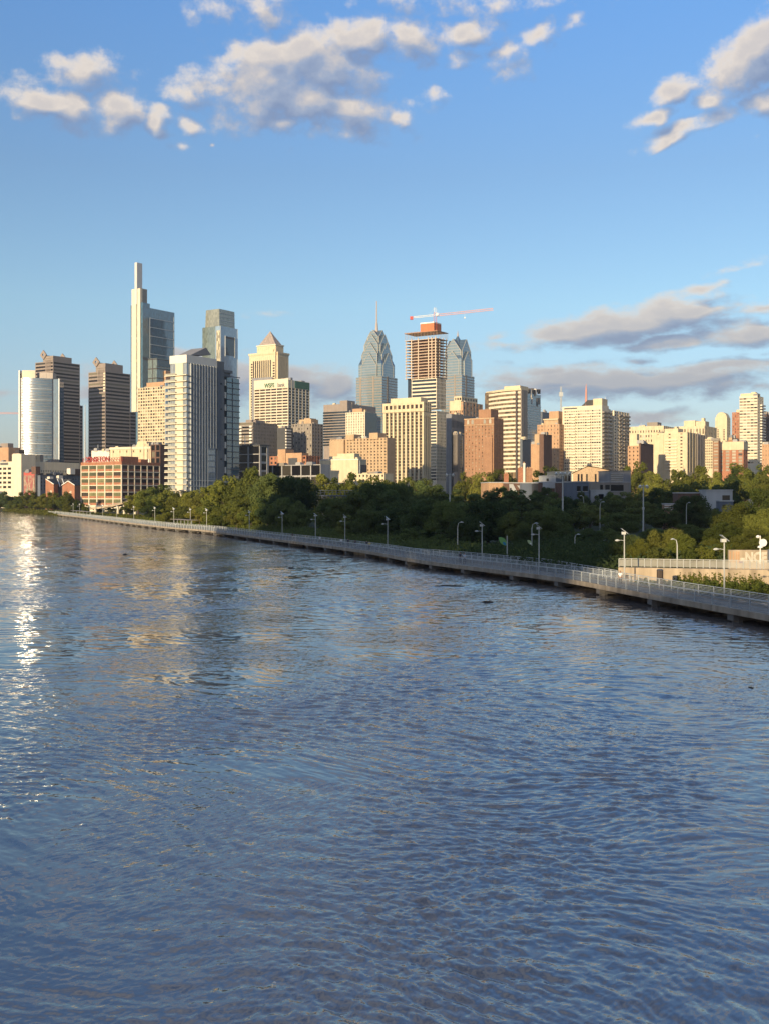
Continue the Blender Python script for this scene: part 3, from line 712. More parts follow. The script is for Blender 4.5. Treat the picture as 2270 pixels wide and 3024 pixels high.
tower('grey_framed_warehouse', 'long grey framed warehouse with dark glazing at the edge of the trees', 778, 947, 975, 1371, 560, 'grey', W=dict(nx=6, ny=2, pw=.1, sh=.14, pane='win'), S=None, yb=1440)
# ---- dark banded tower and the cream tower before it
b = tower('dark_banded_tower', 'black banded office tower left of the twin peaked glass tower', 956, 1026, 1110, 1192, 1250, 'granite', W=None, S=None, fin=False)
b.done('granite')
m = MB()
nb_ = 13
for k in range(nb_): m.box(-.5, b.R+.2, -.5, b.L+.3, b.z(1214+8*k)-1.9, b.z(1214+8*k)); 
m.build('window_band', 'cw_dark', b.root)
b.part('penthouse', 'granite', (4, 20, b.yp(1020), b.yp(998), b.top-1, b.z(1181)), (b.xp(1040), b.xp(1041.5), -.2, .5, b.z(1215), b.z(1186)))
b = tower('cream_corner_tower', 'cream office tower with a glass corner in front of the black banded tower', 1021, 1078, 1112, 1216, 1050, 'palecream',
    W=grid(8, 14, ['win', 'winmix', 'winbrown'], .55, .5), S=None, yb=1330, fin=False)
b.part('penthouse', 'orange', (2, 10, b.yp(1066), b.yp(1038), b.top-1, b.z(1205)))
b.done('palecream')
m = MB(); m.box(.6, b.R, -.5, .3, -4, b.z(1217)); m.build('glass_wall', 'cw_dark', b.root)
# ---- tan brick hospital and cream blank block
b = tower('stepped_tan_building', 'stepped tan brick apartment building in front of the cream piered tower', 975, 1142, 1166, 1292, 780, 'tan',
    W=grid(17, 13, ['win', 'winbrown', 'winmix', 'win'], .6, .52), S=None, yb=1410, fin=False)
b.part('side_tower', 'tan', (-1.2, 8, b.yp(1048), b.yp(1024), b.top-1, b.z(1279)), (-1.0, 9, b.yp(1118), b.yp(1093), b.top-1, b.z(1277)), (-2, 9, b.yp(1020), b.yp(978), -4, b.z(1296)))
b.done('tan')
b = tower('blank_cream_block', 'stepped cream block with blank walls above the tree line', 944, 1058, 1082, 1358, 620, 'cream', phi=66, fin=False)
b.part('upper_block', 'cream', (2, 12, b.yp(1042), b.yp(968), b.top-1, b.z(1346)), (3, 10, b.yp(1040), b.yp(990), b.top-1, b.z(1338)))
b.part('roof_edge', 'white', (-.15, b.R, -.15, b.L, b.top, b.top+.5))
b.part('dark_bay', 'dark', (b.xp(1066), b.R+.1, -.3, 6, -2, b.z(1372))); b.done('cream')
b = tower('low_cream_row', 'low cream row building with small windows among the tree tops', 1035, 1135, 1160, 1398, 600, 'cream', W=grid(9, 2, 'win', .6, .5), S=None, yb=1424)
# ---- peaked glass towers
def gable_tier(m, me, cx, cy, a, bw, z0, ze, za):
    """cross of two gabled bars, half length a and half width bw: eaves at ze, ridges at za"""
    for ax in (0, 1):
        def p(u, v, z): return (cx+u, cy+v, z) if ax == 0 else (cx-v, cy+u, z)
        for sgn in (-1, 1):
            q = [p(sgn*a, -bw, z0), p(sgn*a, bw, z0), p(sgn*a, bw, ze), p(sgn*a, 0, za), p(sgn*a, -bw, ze)]
            m.poly(q if sgn > 0 else q[::-1], 0)
            me.bar(p(sgn*(a+.1), -bw, ze), p(sgn*(a+.1), 0, za), .6); me.bar(p(sgn*(a+.1), bw, ze), p(sgn*(a+.1), 0, za), .6)
            me.bar(p(sgn*a, -bw, z0), p(sgn*a, -bw, ze), .7); me.bar(p(sgn*a, bw, z0), p(sgn*a, bw, ze), .7)
        for sgn in (-1, 1):
            q = [p(-a, sgn*bw, z0), p(a, sgn*bw, z0), p(a, sgn*bw, ze), p(-a, sgn*bw, ze)]
            m.poly(q if sgn < 0 else q[::-1], 0)
            q = [p(-a, sgn*bw, ze), p(a, sgn*bw, ze), p(a, 0, za), p(-a, 0, za)]
            m.poly(q if sgn < 0 else q[::-1], 1)
mt['gable_trim'] = M('gable_trim', (.36, .35, .31), rough=.5)
def peaked_tower(label, xl, xc, xr, D, ybase, tiers, yap, spire):
    b = Bldg('peaked_glass_tower', label, xl, xc, xr, ybase, D)
    r = b.root; L, R = b.L, b.R; S = (L+R)/2; cx, cy = R/2, L/2
    def z(py): return PZ(py, D+10)-6
    # shaft: a square with cut corners, and broader lower storeys
    m = MB(); m.box(0, R, 0, L, -4, z(ybase)); m.build('lower_shaft', 'cw_lib', r)
    hx, hy = R/2, L/2
    t0 = tiers[0]
    m = MB(); k = .88
    m.box(cx-hx*k, cx+hx*k, cy-hy*k, cy+hy*k, z(ybase)-1, z(t0[2])+3); m.build('upper_shaft', 'cw_lib', r)
    # steep centre pyramid
    m = MB(); zb = z(t0[2])+3; q = [(cx-hx*k, cy-hy*k, zb), (cx+hx*k, cy-hy*k, zb), (cx+hx*k, cy+hy*k, zb), (cx-hx*k, cy+hy*k, zb)]
    zt = z(yap)
    for i in range(4): m.poly([q[i], q[(i+1) % 4], (cx, cy, zt)])
    m.build('crown_roof', 'cw_libroof', r)
    me = MB()
    for a, bw, ye, ya in tiers:
        m = MB(); gable_tier(m, me, cx, cy, a*S, bw*S, z(ybase)-2, z(ye), z(ya)); m.build('gable', ['cw_lib', 'cw_libroof'], r)
    me.build('gable_edge', 'gable_trim', r)
    m = MB()
    for py in range(int(ybase)+4, 1250, 8): m.box(-.4, R+.3, -.4, L+.2, z(py)-.5, z(py)+.5)
    m.build('stone_band', 'taupe', r)
    m = MB(); m.box(-.5, .1, L*.30, L*.36, -4, z(ybase)); m.box(-.5, .1, L*.80, L*.86, -4, z(ybase)); m.box(R*.3, R*.4, -.5, .1, -4, z(ybase)); m.build('stone_pier', 'taupe', r)
    m = MB()
    if spire: m.tube([(cx, cy, zt-9), (cx, cy, zt), (cx, cy, zt+8), (cx, cy, zt+9), (cx, cy, z(spire)+8), (cx, cy, z(spire))], [3.2, 2.2, 1.7, 1.2, .7, .15], 8)
    else: m.tube([(cx, cy, zt-2), (cx, cy, zt+3), (cx, cy, zt+7)], [1.5, .6, .15], 6)
    m.build('spire', 'spire_paint', r)
mt['spire_paint'] = M('spire_paint', (.36, .31, .29), rough=.5)
peaked_tower('peaked blue glass tower with stepped gables and a long spire', 1052, 1128, 1172, 1600, 1112,
    [(.475, .31, 1080, 1041), (.42, .30, 1046, 1010), (.335, .27, 1016, 985), (.235, .21, 992, 971)], 964, 898)
peaked_tower('shorter peaked glass tower right of the concrete tower under construction', 1302, 1362, 1399, 1540, 1108,
    [(.475, .31, 1066, 1036), (.40, .36, 1036, 1000)], 985, None)
# ---- tower under construction
def unfinished_tower():
    D = 1200
    b = Bldg('unfinished_concrete_tower', 'tower under construction, bare concrete floors above a striped clad lower half', 1197, 1288, 1318, 985, D)
    r = b.root; L, R, z = b.L, b.R, b.z
    Lc = b.yp(1214)
    zc = z(1116)
    n = 12
    b.volume((0, R*.9, 0, Lc), z(1205), zc, bands(8, 'cw_dark', .42), dict(nx=7, ny=8, pw=.3, sh=.25, pane='win'), .4)
    Rw = b.xp(1322); zs = z(1213)
    b.volume((-.6, Rw, -.6, Lc), -4, zs, bands(22, 'cw_dark', .4, z0=z(1420)), dict(nx=9, ny=22, pw=.35, sh=.3, pane='winmix', z0=z(1420)), .4)
    b.done('palecream')
    m = MB(); m.box(R*.2, R*.9, Lc, L, -4, z(1110)); m.build('side_wing', 'cw_dark', r)
    for k in range(14):
        zz = z(1112-8.7*k)
        m = MB(); m.box(-.6 if k < 13 else -1, R+.6, -.6 if k < 13 else -1.2, L+.5 if k < 13 else L+1, zz-.35, zz+.2); m.build('floor_slab', 'rustslab', r)
    for px in (1214, 1234, 1264, 1274, 1287):
        m = MB(); y = b.yp(px); m.box(-.3, .7, y-.55+(1 if px == 1287 else 0), y+.55+(1 if px == 1287 else 0), zc, z(994)); m.build('column', 'rustslab', r)
    for i in range(1, 4):
        m = MB(); x = R*i/3-1; m.box(x, x+.9, -.2, .6, zc, z(994)); m.build('column', 'rustslab', r)
    m = MB(); y = L-.8; m.box(0, .7, y, y+.6, zc, z(1000)); m.build('column', 'rustslab', r)
    m = MB(); m.box(R*.35, R*.8, L*.25, L*.75, zc, z(999)); m.build('lift_core', 'rustcore', r)
    for k in range(13):
        zz = z(1112-8.7*k)
        m = MB(); m.box(.6, .75, .8, L*.75, zz+.2, zz+1.2); m.build('safety_screen', 'rustcore', r)
    m = MB()
    for i in range(22): m.bar((-.8, L*i/21, z(996)), (-.8, L*i/21, z(976)+1.0), .25)
    for i in range(9): m.bar((R*i/8, -1.2, z(996)), (R*i/8, -1.2, z(978)+1), .25)
    m.build('formwork_prop', 'tan', r)
    m = MB(); m.box(-1.2, R+1, -1.4, L+1.2, z(978), z(976)); m.build('formwork_deck', 'brick', r)
    m = MB(); y0, y1 = b.yp(1279), b.yp(1239); m.box(1, R*.75, y0, y1, z(976), z(952)); m.build('core_formwork', 'orangewrap', r)
    m = MB(); m.box(.8, R*.75, y0, y1, z(952), z(948.5)); m.build('work_platform', 'whitepaint', r)
    # crane: stands on the tower
    c = thing('tower_crane', 'red and white tower crane on top of the unfinished concrete tower', 'crane')
    cx, cyy = PX(1284, D+8), D+8
    def w(px, py, d=0): return (PX(px, D+8+d), D+8+d, PZ(py, D+8+d))
    def lattice(name, mat, p, q, s, n, tri=False):
        m = MB(); p, q = Vector(p), Vector(q); d = (q-p).normalized()
        a = d.cross(Vector((0, 1, 0))).normalized()*s/2; e = d.cross(a).normalized()*s/2
        cs = [a+e, a-e, -a-e, -a+e]
        for k in cs: m.bar(p+k, q+k, .22)
        for i in range(n):
            for j in range(4):
                A = p+(q-p)*i/n+cs[j]; B = p+(q-p)*(i+1)/n+cs[(j+1) % 4]; m.bar(A, B, .14)
        return m.build(name, mat, c)
    lattice('mast', 'redpaint', w(1284, 985), w(1284, 922), 3.0, 9)
    lattice('mast_head', 'whitepaint', w(1284, 934), w(1283, 908), 1.9, 4)
    lattice('jib', 'jib_paint', w(1288, 931), w(1455, 913, -20), 2.0, 26)
    lattice('counter_jib', 'whitepaint', w(1280, 931), w(1212, 938), 1.6, 8)
    m = MB(); p = w(1214, 938); m.box(p[0]-1.6, p[0]+1.8, D+6.5, D+9.5, p[2]-2.2, p[2]+1.2); m.build('counterweight', 'redpaint', c)
    m = MB(); m.bar(w(1284, 908), w(1300, 930, -4), .16); m.bar(w(1284, 908), w(1262, 933), .16); m.build('tie_rod', 'steel', c)
    m = MB(); p = w(1287, 929); m.box(p[0], p[0]+2, D+5, D+7.5, p[2]-1.6, p[2]+1.4); m.build('cab', 'whitepaint', c)
    m = MB(); p = w(1371, 924, -10); m.bar(p, (p[0], p[1], p[2]-5), .15); m.box(p[0]-.7, p[0]+.7, p[1]-.7, p[1]+.7, p[2]-6.2, p[2]-4.8); m.build('hook_block', 'whitepaint', c)
mt['rustcore'] = M('raw_core_concrete', (.19, .11, .075), var=.25)
mt['jib_paint'] = M('jib_paint', (.60, .25, .18), rough=.5)
unfinished_tower()
# ---- cream piered tower
b = Bldg('cream_piered_tower', 'cream office tower with tall vertical piers and brown glass, centre of the skyline', 1131, 1250, 1271, 1184, 900)
zz = b.z(1425); zt = b.z(1186)
b.volume((0, b.R, 0, b.L), -4, b.z(1215), dict(nx=9, ny=22, pw=.40, sh=.14, pane=["winbrown", 'win', 'winbrown'], z0=zz, ml=.8, mr=1.6, rec=.9), dict(nx=4, ny=1, pw=.4, sh=.01, pane='win', name='window_strip', z0=zz, mt_=3), 1.0)
b.volume((-.3, b.R+.3, -.3, b.L+.2), b.z(1214), zt, dict(nx=9, ny=1, pw=.4, sh=.02, mt_=2.0, mb=2.5, pane='winbrown', ml=.8, mr=1.6), dict(nx=4, ny=2, pw=.4, sh=.3, pane='winmix'), 1.0)
b.part('penthouse', 'cream', (3, 14, b.yp(1236), b.yp(1147), zt-1, b.z(1171))); b.done('cream')
# ---- old brick hotel, dark office block
b = tower('brick_hotel', 'brick and cream hotel with a pale roof storey behind the dark slotted block', 1326, 1366, 1424, 1186, 1150, 'orange', W=grid(7, 8, ['winmix', 'winlight', 'win'], .5, .5), S=grid(6, 8, ['win', 'winmix'], .5, .5), yb=1280, fin=False)
b.part('upper_storey', 'cream', (-.2, 16, b.yp(1360), b.yp(1327), b.top-9, b.z(1183)), (2, b.R*.85, 3, 12, b.top-1, b.z(1169)))
for i in range(6):
    m = MB(); m.box(2+(b.R*.85-2)*(i+.25)/6, 2+(b.R*.85-2)*(i+.75)/6, 2.9, 2.97, b.z(1180), b.z(1173)); m.build('window', 'win', b.root)
for i in range(3):
    m = MB(); m.box(1.9, 1.97, 3.6+i*2.8, 5.4+i*2.8, b.z(1180), b.z(1173)); m.build('window', 'win', b.root)
b.done('orange')
b = tower('dark_slotted_block', 'dark grey office block with narrow vertical slots beside the brown brick apartment house', 1316, 1332, 1428, 1222, 980, 'midgrey',
    W=None, S=dict(nx=26, ny=1, pw=.5, sh=.02, pane='win', name='window_strip', mt_=6, mb=3), yb=1272)
m = MB(); m.box(.5, b.R*.95, -.6, 0, -4, b.z(1276)); m.build('lower_glass', 'cw_dark', b.root)
b = tower('slim_pale_building', 'slim pale building with ribs squeezed left of the brown brick apartment house', 1338, 1350, 1372, 1282, 780, 'taupe', W=dict(nx=3, ny=1, pw=.5, sh=.02, pane='win', name='window_strip'), S=grid(1, 14, 'winmix', .7, .5), yb=1395)
# ---- brown brick apartment house
b = tower('brown_brick_apartments', 'square brown brick apartment house with a brick roof house and small pale windows', 1370, 1457, 1485, 1234, 740, 'brick',
    W=grid(9, 15, ['winmix', 'winlight', 'winmix', 'winbrown'], .72, .62, mt_=4.5), S=grid(6, 15, ['win', 'winmix'], .68, .6, mt_=4.5), depth=.3, yb=1400, fin=False)
b.part('roof_house', 'brick', (2, 13, b.yp(1444), b.yp(1408), b.top-1, b.z(1207)))
b.part('cornice', 'tan', (-.4, .05, -.3, b.L+.2, b.z(1252)-.4, b.z(1252)), (-.3, .05, -.3, b.L+.2, b.top-.5, b.top+.2))
b.part('projecting_bay', 'brick', (-.9, .1, 1, b.yp(1426), -4, b.z(1292)))
for px in (1381, 1394, 1430, 1446):
    m = MB(); y = b.yp(px); m.prism([(y-.9, 0), (y+.9, 0), (y+.9, 2.4), (y, 3.3), (y-.9, 2.4)], 0, .1)
    o = m.build('arched_window', 'winlight', b.root); o.matrix_local = Matrix(((0, 0, -1, 0.0), (1, 0, 0, 0), (0, 1, 0, b.z(1250)), (0, 0, 0, 1)))
b.done('brick')
mt['cw_pale2'] = curtain('slat_tower_glass', (.13, .18, .22), ior=2.2, var=.2, bands=(3.2, .3, (.26, .29, .30)))
# ---- curved cream banded tower
def curved_tower():
    D = 950
    b = Bldg('curved_banded_tower', 'cream tower with a curved front of balcony bands and a taupe end wall', 1434, 1537, 1556, 1150, D)
    r = b.root; R, z = b.R, b.z
    # outline of the curved front from the near corner leftwards
    pts = []
    for i in range(25):
        px = 1537-103*i/24; t = i/24
        d = D+2+34*t**1.7
        pts.append((PX(px, d), d))
    inv = Matrix.Rotation(-b.phi, 2)
    P = [tuple(inv @ Vector((x-b.cx, y-b.D))) for x, y in pts]
    back = [(P[-1][0]+20, P[-1][1]), (R, P[-1][1]), (R, 0)]
    def ring(out, inn): return [(x-out, y) for x, y in P]+[(x+inn, y) for x, y in P[::-1]]
    m = MB(); m.prism(([(x+.7, y) for x, y in P]+back)[::-1], -4, z(1150)); m.build('window_wall', 'curvewin', r)
    fl = (z(1160)-z(1380))/17
    for k in range(19):
        zz = z(1158)-k*fl
        if zz < 0: break
        m = MB(); m.prism(ring(0, .9)[::-1], zz-fl*.26, zz+fl*.24); m.build('balcony_band', 'palecream', r)
    m = MB(); m.prism(ring(.2, 6)[::-1], z(1152), z(1146)); m.build('parapet', 'cream', r)
    m = MB(); m.box(1, R, .02, .9, -4, z(1150)); m.box(R*.3, R*.35, -.1, .1, -4, z(1150)); m.build('end_wall', 'taupe', r)
    m = MB()
    for px in (1523.5,): y = b.yp(px); m.box(-.3+1.6, 1.0, y-1.1, y+1.1, 0, z(1152)); m.box(-.12, .5, y-.9, y+.9, -4, z(1152))
    m.build('recess', 'bronze', r)
    m = MB(); m.box(3, R*1.5, b.yp(1530), b.yp(1483), z(1152), z(1137)); m.build('penthouse', 'cream', r)
mt['curvewin'] = curtain('balcony_windows', (.17, .12, .07), ior=1.5, cell=(1.8, 1.8, 3.9), var=.8)
curved_tower()
b = Bldg('blue_slat_tower', 'pale blue glass tower with ragged fins on top, right of the curved cream tower', 1546, 1553, 1595, 1160, 1000)
m = MB(); m.box(0, b.R, 0, b.L, -4, b.top); m.build('glass_wall', 'cw_pale2', b.root)
m = MB()
for py in range(1196, 1316, 7): m.box(-.3, b.R+.2, -.35, b.L, b.z(py)-.35, b.z(py)+.35)
m.build('slab_edge', 'steel', b.root)
for k, (px, ya, yb_) in enumerate(((1554, 1147, 1168), (1558, 1150, 1162), (1562, 1145, 1160), (1567, 1148, 1172), (1572, 1143, 1158), (1577, 1146, 1166), (1581, 1143, 1160), (1587, 1143, 1152), (1592, 1142, 1156), (1569, 1172, 1190), (1584, 1170, 1195), (1590, 1168, 1188))):
    m = MB(); x = b.xp(px); m.box(x-.7, x+.7, -.6, 2, b.z(yb_), b.z(ya)); m.build('roof_fin', 'bronze' if k % 3 else 'white', b.root)

# ---- brick buildings left of the white apartment slab
b = tower('stepped_brick_building', 'stepped orange brick building with a small roof house, left of the large cream apartment slab', 1585, 1650, 1664, 1252, 860, 'orange',
    W=grid(7, 13, ['winlight', 'winmix', 'winbrown'], .72, .6), S=grid(3, 14, 'win', .6, .5), yb=1390, fin=False)
b.part('upper_storey', 'tan', (1, b.R*.9, b.yp(1645), b.yp(1603), b.top-1, b.z(1235)))
b.part('roof_house', 'orange', (2, b.R*1.2, b.yp(1645), b.yp(1617), b.top-1, b.z(1213)))
b.part('cornice', 'cream', (-.3, .4, b.yp(1646), b.yp(1602), b.z(1239), b.z(1236))); b.done('orange')
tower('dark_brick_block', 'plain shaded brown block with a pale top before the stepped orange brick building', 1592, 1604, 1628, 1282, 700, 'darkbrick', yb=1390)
b = tower('blank_orange_wing', 'low blank orange brick wing below the pale blue slatted tower', 1556, 1591, 1600, 1311, 760, 'orange', fin=False)
b.part('stepped_top', 'tan', (.5, 8, b.yp(1590), b.yp(1576), b.top-1, b.z(1282))); b.done('orange')
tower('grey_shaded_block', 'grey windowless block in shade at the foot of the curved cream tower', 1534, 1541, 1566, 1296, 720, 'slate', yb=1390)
tower('far_grey_tower', 'distant dark grey office roof just left of the stepped orange brick building', 1594, 1600, 1622, 1216, 1400, 'slate')
# ---- large cream apartment slab
def apartment_slab():
    b = Bldg('cream_apartment_slab', 'large cream apartment slab with antennas and stacks of balconies on its shaded side', 1659, 1776, 1796, 1196, 850)
    zz = b.z(1400); n = 22
    def face(x0, vol, c): b.face('W', vol, zz, b.top, **c)
    b.volume((0, b.R, 0, b.L), -4, b.top, dict(nx=16, ny=n, pw=.22, sh=.5, pane=['winlight', 'winlight', 'winmix', 'winlight', 'win', 'winlight', 'winmix'], z0=zz, mt_=3, mb=1, ml=1, mr=1.5), None, .4)
    for q in (1704, 1745): b.wall.box(-.25, .3, b.yp(q)-.2, b.yp(q)+.2, zz, b.top)
    for q in (1693, 1738):
        m = MB()
        for k in range(n-2):
            zk = zz+(b.top-zz-4)*(k+.5)/n+1.2
            m.box(-1.2, .1, b.yp(q+5), b.yp(q-5), zk-.15, zk+.95)
        m.build('balcony_column', 'palecream', b.root)['kind'] = 'stuff'
    b.part('top_slot', 'dark', (-.06, .3, b.yp(1702), b.yp(1664), b.z(1204), b.z(1200)))
    b.part('penthouse', 'orange', (4, 14, b.yp(1770), b.yp(1745), b.top-1, b.z(1181)), (5, 12, b.yp(1734), b.yp(1720), b.top-1, b.z(1184)))
    b.part('stair_tower', 'cream', (b.R*.1, b.R*.9, .5, 8, b.top-1, b.z(1176)))
    m = MB(); y0, y1 = b.yp(1744), b.yp(1708); m.poly([(4, y0, b.top), (4, y1, b.top), (4, y0+(y1-y0)*.45, b.z(1178)), (4, y0, b.z(1178))]); m.poly([(9, y0, b.top), (9, y0, b.z(1178)), (9, y0+(y1-y0)*.45, b.z(1178)), (9, y1, b.top)])
    m.quad((4, y1, b.top), (9, y1, b.top), (9, y0+(y1-y0)*.45, b.z(1178)), (4, y0+(y1-y0)*.45, b.z(1178))); m.build('sloped_roof', 'roofdark', b.root)
    # shaded balconied side in two blocks
    k0 = 0
    def stack(x0, x1, top, cols):
        for c in cols:
            m = MB()
            xa, xb = x0+(x1-x0)*c[0], x0+(x1-x0)*c[1]
            for k in range(24):
                zk = top-3-k*3.0
                if zk < zz: break
                m.box(xa, xb, -1.7, .1, zk-.15, zk+1.0)
            m.build('balcony_column', 'taupe', b.root)['kind'] = 'stuff'
    stack(0, b.R, b.top-3, [(.02, .42), (.5, .95)])
    x0, x1 = b.xp(1810), b.xp(1855)
    b.volume((x0, x1, -.5, b.L), -4, b.z(1206), None, dict(nx=6, ny=22, pw=.4, sh=.5, pane=['win', 'winmix'], z0=zz), .4)
    b.wall.box(b.R, x0, 2.5, b.L, -4, b.z(1202)); b.wall.box(x0-.6, x0+.5, -.8, 2, -4, b.z(1206))
    stack(x0, x1, b.z(1209), [(.3, .5), (.6, .78), (.84, .99)])
    m = MB()
    for k in range(22):
        zk = b.z(1215)-k*3.0
        if zk > zz: m.box(b.R+.5, x0-.6, .8, 2.6, zk, zk+1.1)
    m.build('balcony_column', 'white', b.root)['kind'] = 'stuff'
    b.done('palecream')
    m = MB(); p = (5, b.yp(1722), 0); m.tube([(p[0], p[1], b.top), (p[0], p[1], b.z(1160)), (p[0], p[1], b.z(1148)), (p[0], p[1], b.z(1128))], [1.1, .8, .75, .1], 6); m.build('antenna', 'antenna_red', b.root)
    m = MB(); m.bar((14, b.yp(1766), b.top), (14, b.yp(1766), b.z(1168)), .3); m.build('antenna', 'steel', b.root)
    # lattice mast behind
    t = thing('lattice_mast', 'grey lattice radio mast standing behind the left edge of the cream apartment slab', 'mast', (PX(1655, 1000), 1000, 6))
    m = MB(); zt = PZ(1142, 1000)-6; z1 = PZ(1215, 1000)-10
    for a in (-1, 1): m.bar((a*1.2, 0, 0), (a*.5, 0, zt), .35); m.bar((0, a*1.2, 0), (0, a*.5, zt), .35)
    for i in range(26): m.bar((-1.1+.024*i, 0, zt*i/26), (1.1-.024*i, 0, zt*(i+1)/26), .22)
    m.box(-1.8, 1.8, -.5, .5, zt-9, zt-5); m.build('mast_frame', 'steel', t)
mt['antenna_red'] = M('antenna_paint', (.50, .25, .20), rough=.5)
apartment_slab()
# ---- right hand cluster
b = tower('tan_office_building', 'wide tan building with a row of arched top windows right of the cream apartment slab', 1840, 1958, 1990, 1257, 1100, 'cream',
    W=grid(15, 9, ['winmix', 'winbrown', 'winlight'], .6, .5, mt_=3), S=grid(5, 9, 'win', .6, .5), yb=1390, fin=False)
b.part('penthouse', 'taupe', (4, 16, b.yp(1936), b.yp(1905), b.top-1, b.z(1245))); b.done('cream')
b = tower('orange_corner_block', 'narrow orange brick block with cream steps, beside a dark shaded block', 1852, 1887, 1925, 1316, 820, 'orange', W=grid(3, 6, ['win', 'winbrown'], .7, .6), S=None, yb=1385, fin=False)
b.part('upper_block', 'cream', (.5, 6, b.yp(1878), b.yp(1856), b.top-1, b.z(1281)), (.3, 5, b.yp(1884), b.yp(1866), b.top-1, b.z(1300))); b.done('orange')
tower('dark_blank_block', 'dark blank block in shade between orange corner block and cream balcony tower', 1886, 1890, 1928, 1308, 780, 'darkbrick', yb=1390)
b = tower('cream_balcony_tower', 'cream apartment building with a balcony column and stepped roof beside the dark blank block', 1924, 2028, 2062, 1276, 880, 'cream',
    W=grid(3, 12, ['winbrown', 'winmix'], .82, .6), S=dict(nx=4, ny=1, pw=.5, sh=.02, pane='win', name='window_strip'), yb=1395, fin=False)
b.part('upper_block', 'cream', (.5, 14, b.yp(2000), b.yp(1960), b.top-1, b.z(1264)), (-.4, 14, b.yp(1958), b.yp(1926), -4, b.z(1282)), (3, 9, b.yp(1993), b.yp(1988), b.top, b.z(1258)))
for k in range(11):
    m = MB(); zk = b.z(1300+8.7*k); m.box(-1.0, .1, b.yp(1998), b.yp(1962), zk-.15, zk+.9); m.build('balcony', 'palecream', b.root)
b.done('cream')
b = tower('broad_roofed_building', 'long tan apartment building with roof boxes behind the cream balcony tower', 1990, 2079, 2115, 1257, 1000, 'cream',
    W=grid(10, 4, ['winmix', 'winbrown'], .6, .5), S=grid(8, 10, 'winmix', .6, .5), yb=1385, fin=False)
b.part('penthouse', 'cream', (2, 16, b.yp(2049), b.yp(2016), b.top-1, b.z(1240)), (3, 15, b.yp(2078), b.yp(2050), b.top-1, b.z(1243)), (6, 10, b.yp(2072), b.yp(2064), b.top-1, b.z(1233)))
b.done('cream')
b = tower('striped_shaded_block', 'narrow dark striped apartment block between the broad tan building and the red brick block', 2032, 2058, 2082, 1282, 900, 'granite', W=dict(nx=4, ny=1, pw=.5, sh=.02, pane='winmix', name='window_strip'), S=dict(nx=5, ny=1, pw=.5, sh=.02, pane='win', name='window_strip'), yb=1385)
b = tower('pale_grid_block', 'narrow pale gridded block left of the cream topped red brick block', 2080, 2103, 2114, 1296, 860, 'cream', W=grid(4, 11, 'win', .5, .4), S=None, yb=1385)
b = tower('arch_topped_tower', 'slim cream tower with rounded top rising between the tan building and the tall balcony tower', 2110, 2145, 2155, 1232, 1120, 'cream',
    W=dict(nx=2, ny=9, pw=.75, sh=.4, pane=['win', 'winbrown'], mt_=12), S=grid(2, 9, 'win', .6, .5), yb=1310, fin=False)
m = MB(); n = 14; y0, y1 = b.yp(2144), b.yp(2112); m.prism([((y0+y1)/2-(y1-y0)/2*math.cos(math.pi*k/n), 6*math.sin(math.pi*k/n)) for k in range(n+1)][::-1], -b.R*.9, -.5)
o = m.build('rounded_top', 'cream', b.root); o.matrix_local = Matrix(((0, 0, -1, 0), (1, 0, 0, 0), (0, 1, 0, b.top-.5), (0, 0, 0, 1)))
b.done('cream')
tower('narrow_red_tower', 'narrow red brick tower with white window dots left of the tall balcony tower', 2160, 2181, 2192, 1217, 1000, 'redbrick', W=grid(3, 12, ['winlight', 'winlight', 'win'], .7, .5), yb=1310)
b = tower('tall_balcony_tower', 'tall cream apartment tower with side balconies near the right edge', 2182, 2235, 2253, 1168, 870, 'palecream',
    W=dict(nx=5, ny=22, pw=.12, sh=.52, pane=['winlight', 'winmix', 'winlight', 'winmix', 'win'], mt_=1), S=grid(3, 22, 'win', .5, .5), yb=1370, fin=False)
b.part('penthouse', 'cream', (1, 12, b.yp(2232), b.yp(2184), b.top-1, b.z(1160)), (3, 9, b.yp(2226), b.yp(2214), b.top, b.z(1156)))
for k in range(22):
    m = MB(); zk = b.z(1196+8.5*k); m.box(b.R*.45, b.R+1.2, -1.5, .1, zk-.15, zk+.95); m.build('balcony', 'white', b.root)
b.done('palecream')
tower('dark_red_block', 'dark red brick block at the right edge behind the tall balcony tower', 2244, 2262, 2285, 1222, 950, 'darkbrick', W=grid(3, 14, ['winlight', 'win'], .5, .4), S=grid(4, 14, 'win', .5, .5), yb=1320)
b = tower('cream_topped_brick_block', 'red brick block with a blank cream top storey in front of the tall balcony tower', 2118, 2194, 2206, 1304, 800, 'redbrick',
    W=dict(nx=4, ny=7, pw=.4, sh=.3, pane='winlight', mt_=6), S=grid(2, 7, ['winlight', 'win'], .5, .4, mt_=6), yb=1392, fin=False)
b.part('cream_storey', 'cream', (-.2, b.R+.1, -.2, b.L, b.z(1328), b.top+.1)); b.part('roof_box', 'brick', (2, 8, b.yp(2170), b.yp(2145), b.top, b.z(1298))); b.done('redbrick')
tower('balcony_brick_block', 'narrow brick block with white balcony lines left of the cream topped red block', 2104, 2120, 2126, 1300, 800, 'brick', W=bands(10, 'winlight', .6), yb=1392)
tower('orange_edge_block', 'plain pale orange block at the right edge of the picture', 2248, 2290, 2300, 1311, 760, 'orange', W=grid(5, 6, 'winmix', .8, .7), yb=1390)
tower('small_tan_house', 'small tan block on the tree line below the narrow red tower', 2150, 2160, 2180, 1292, 900, 'tan', yb=1390)
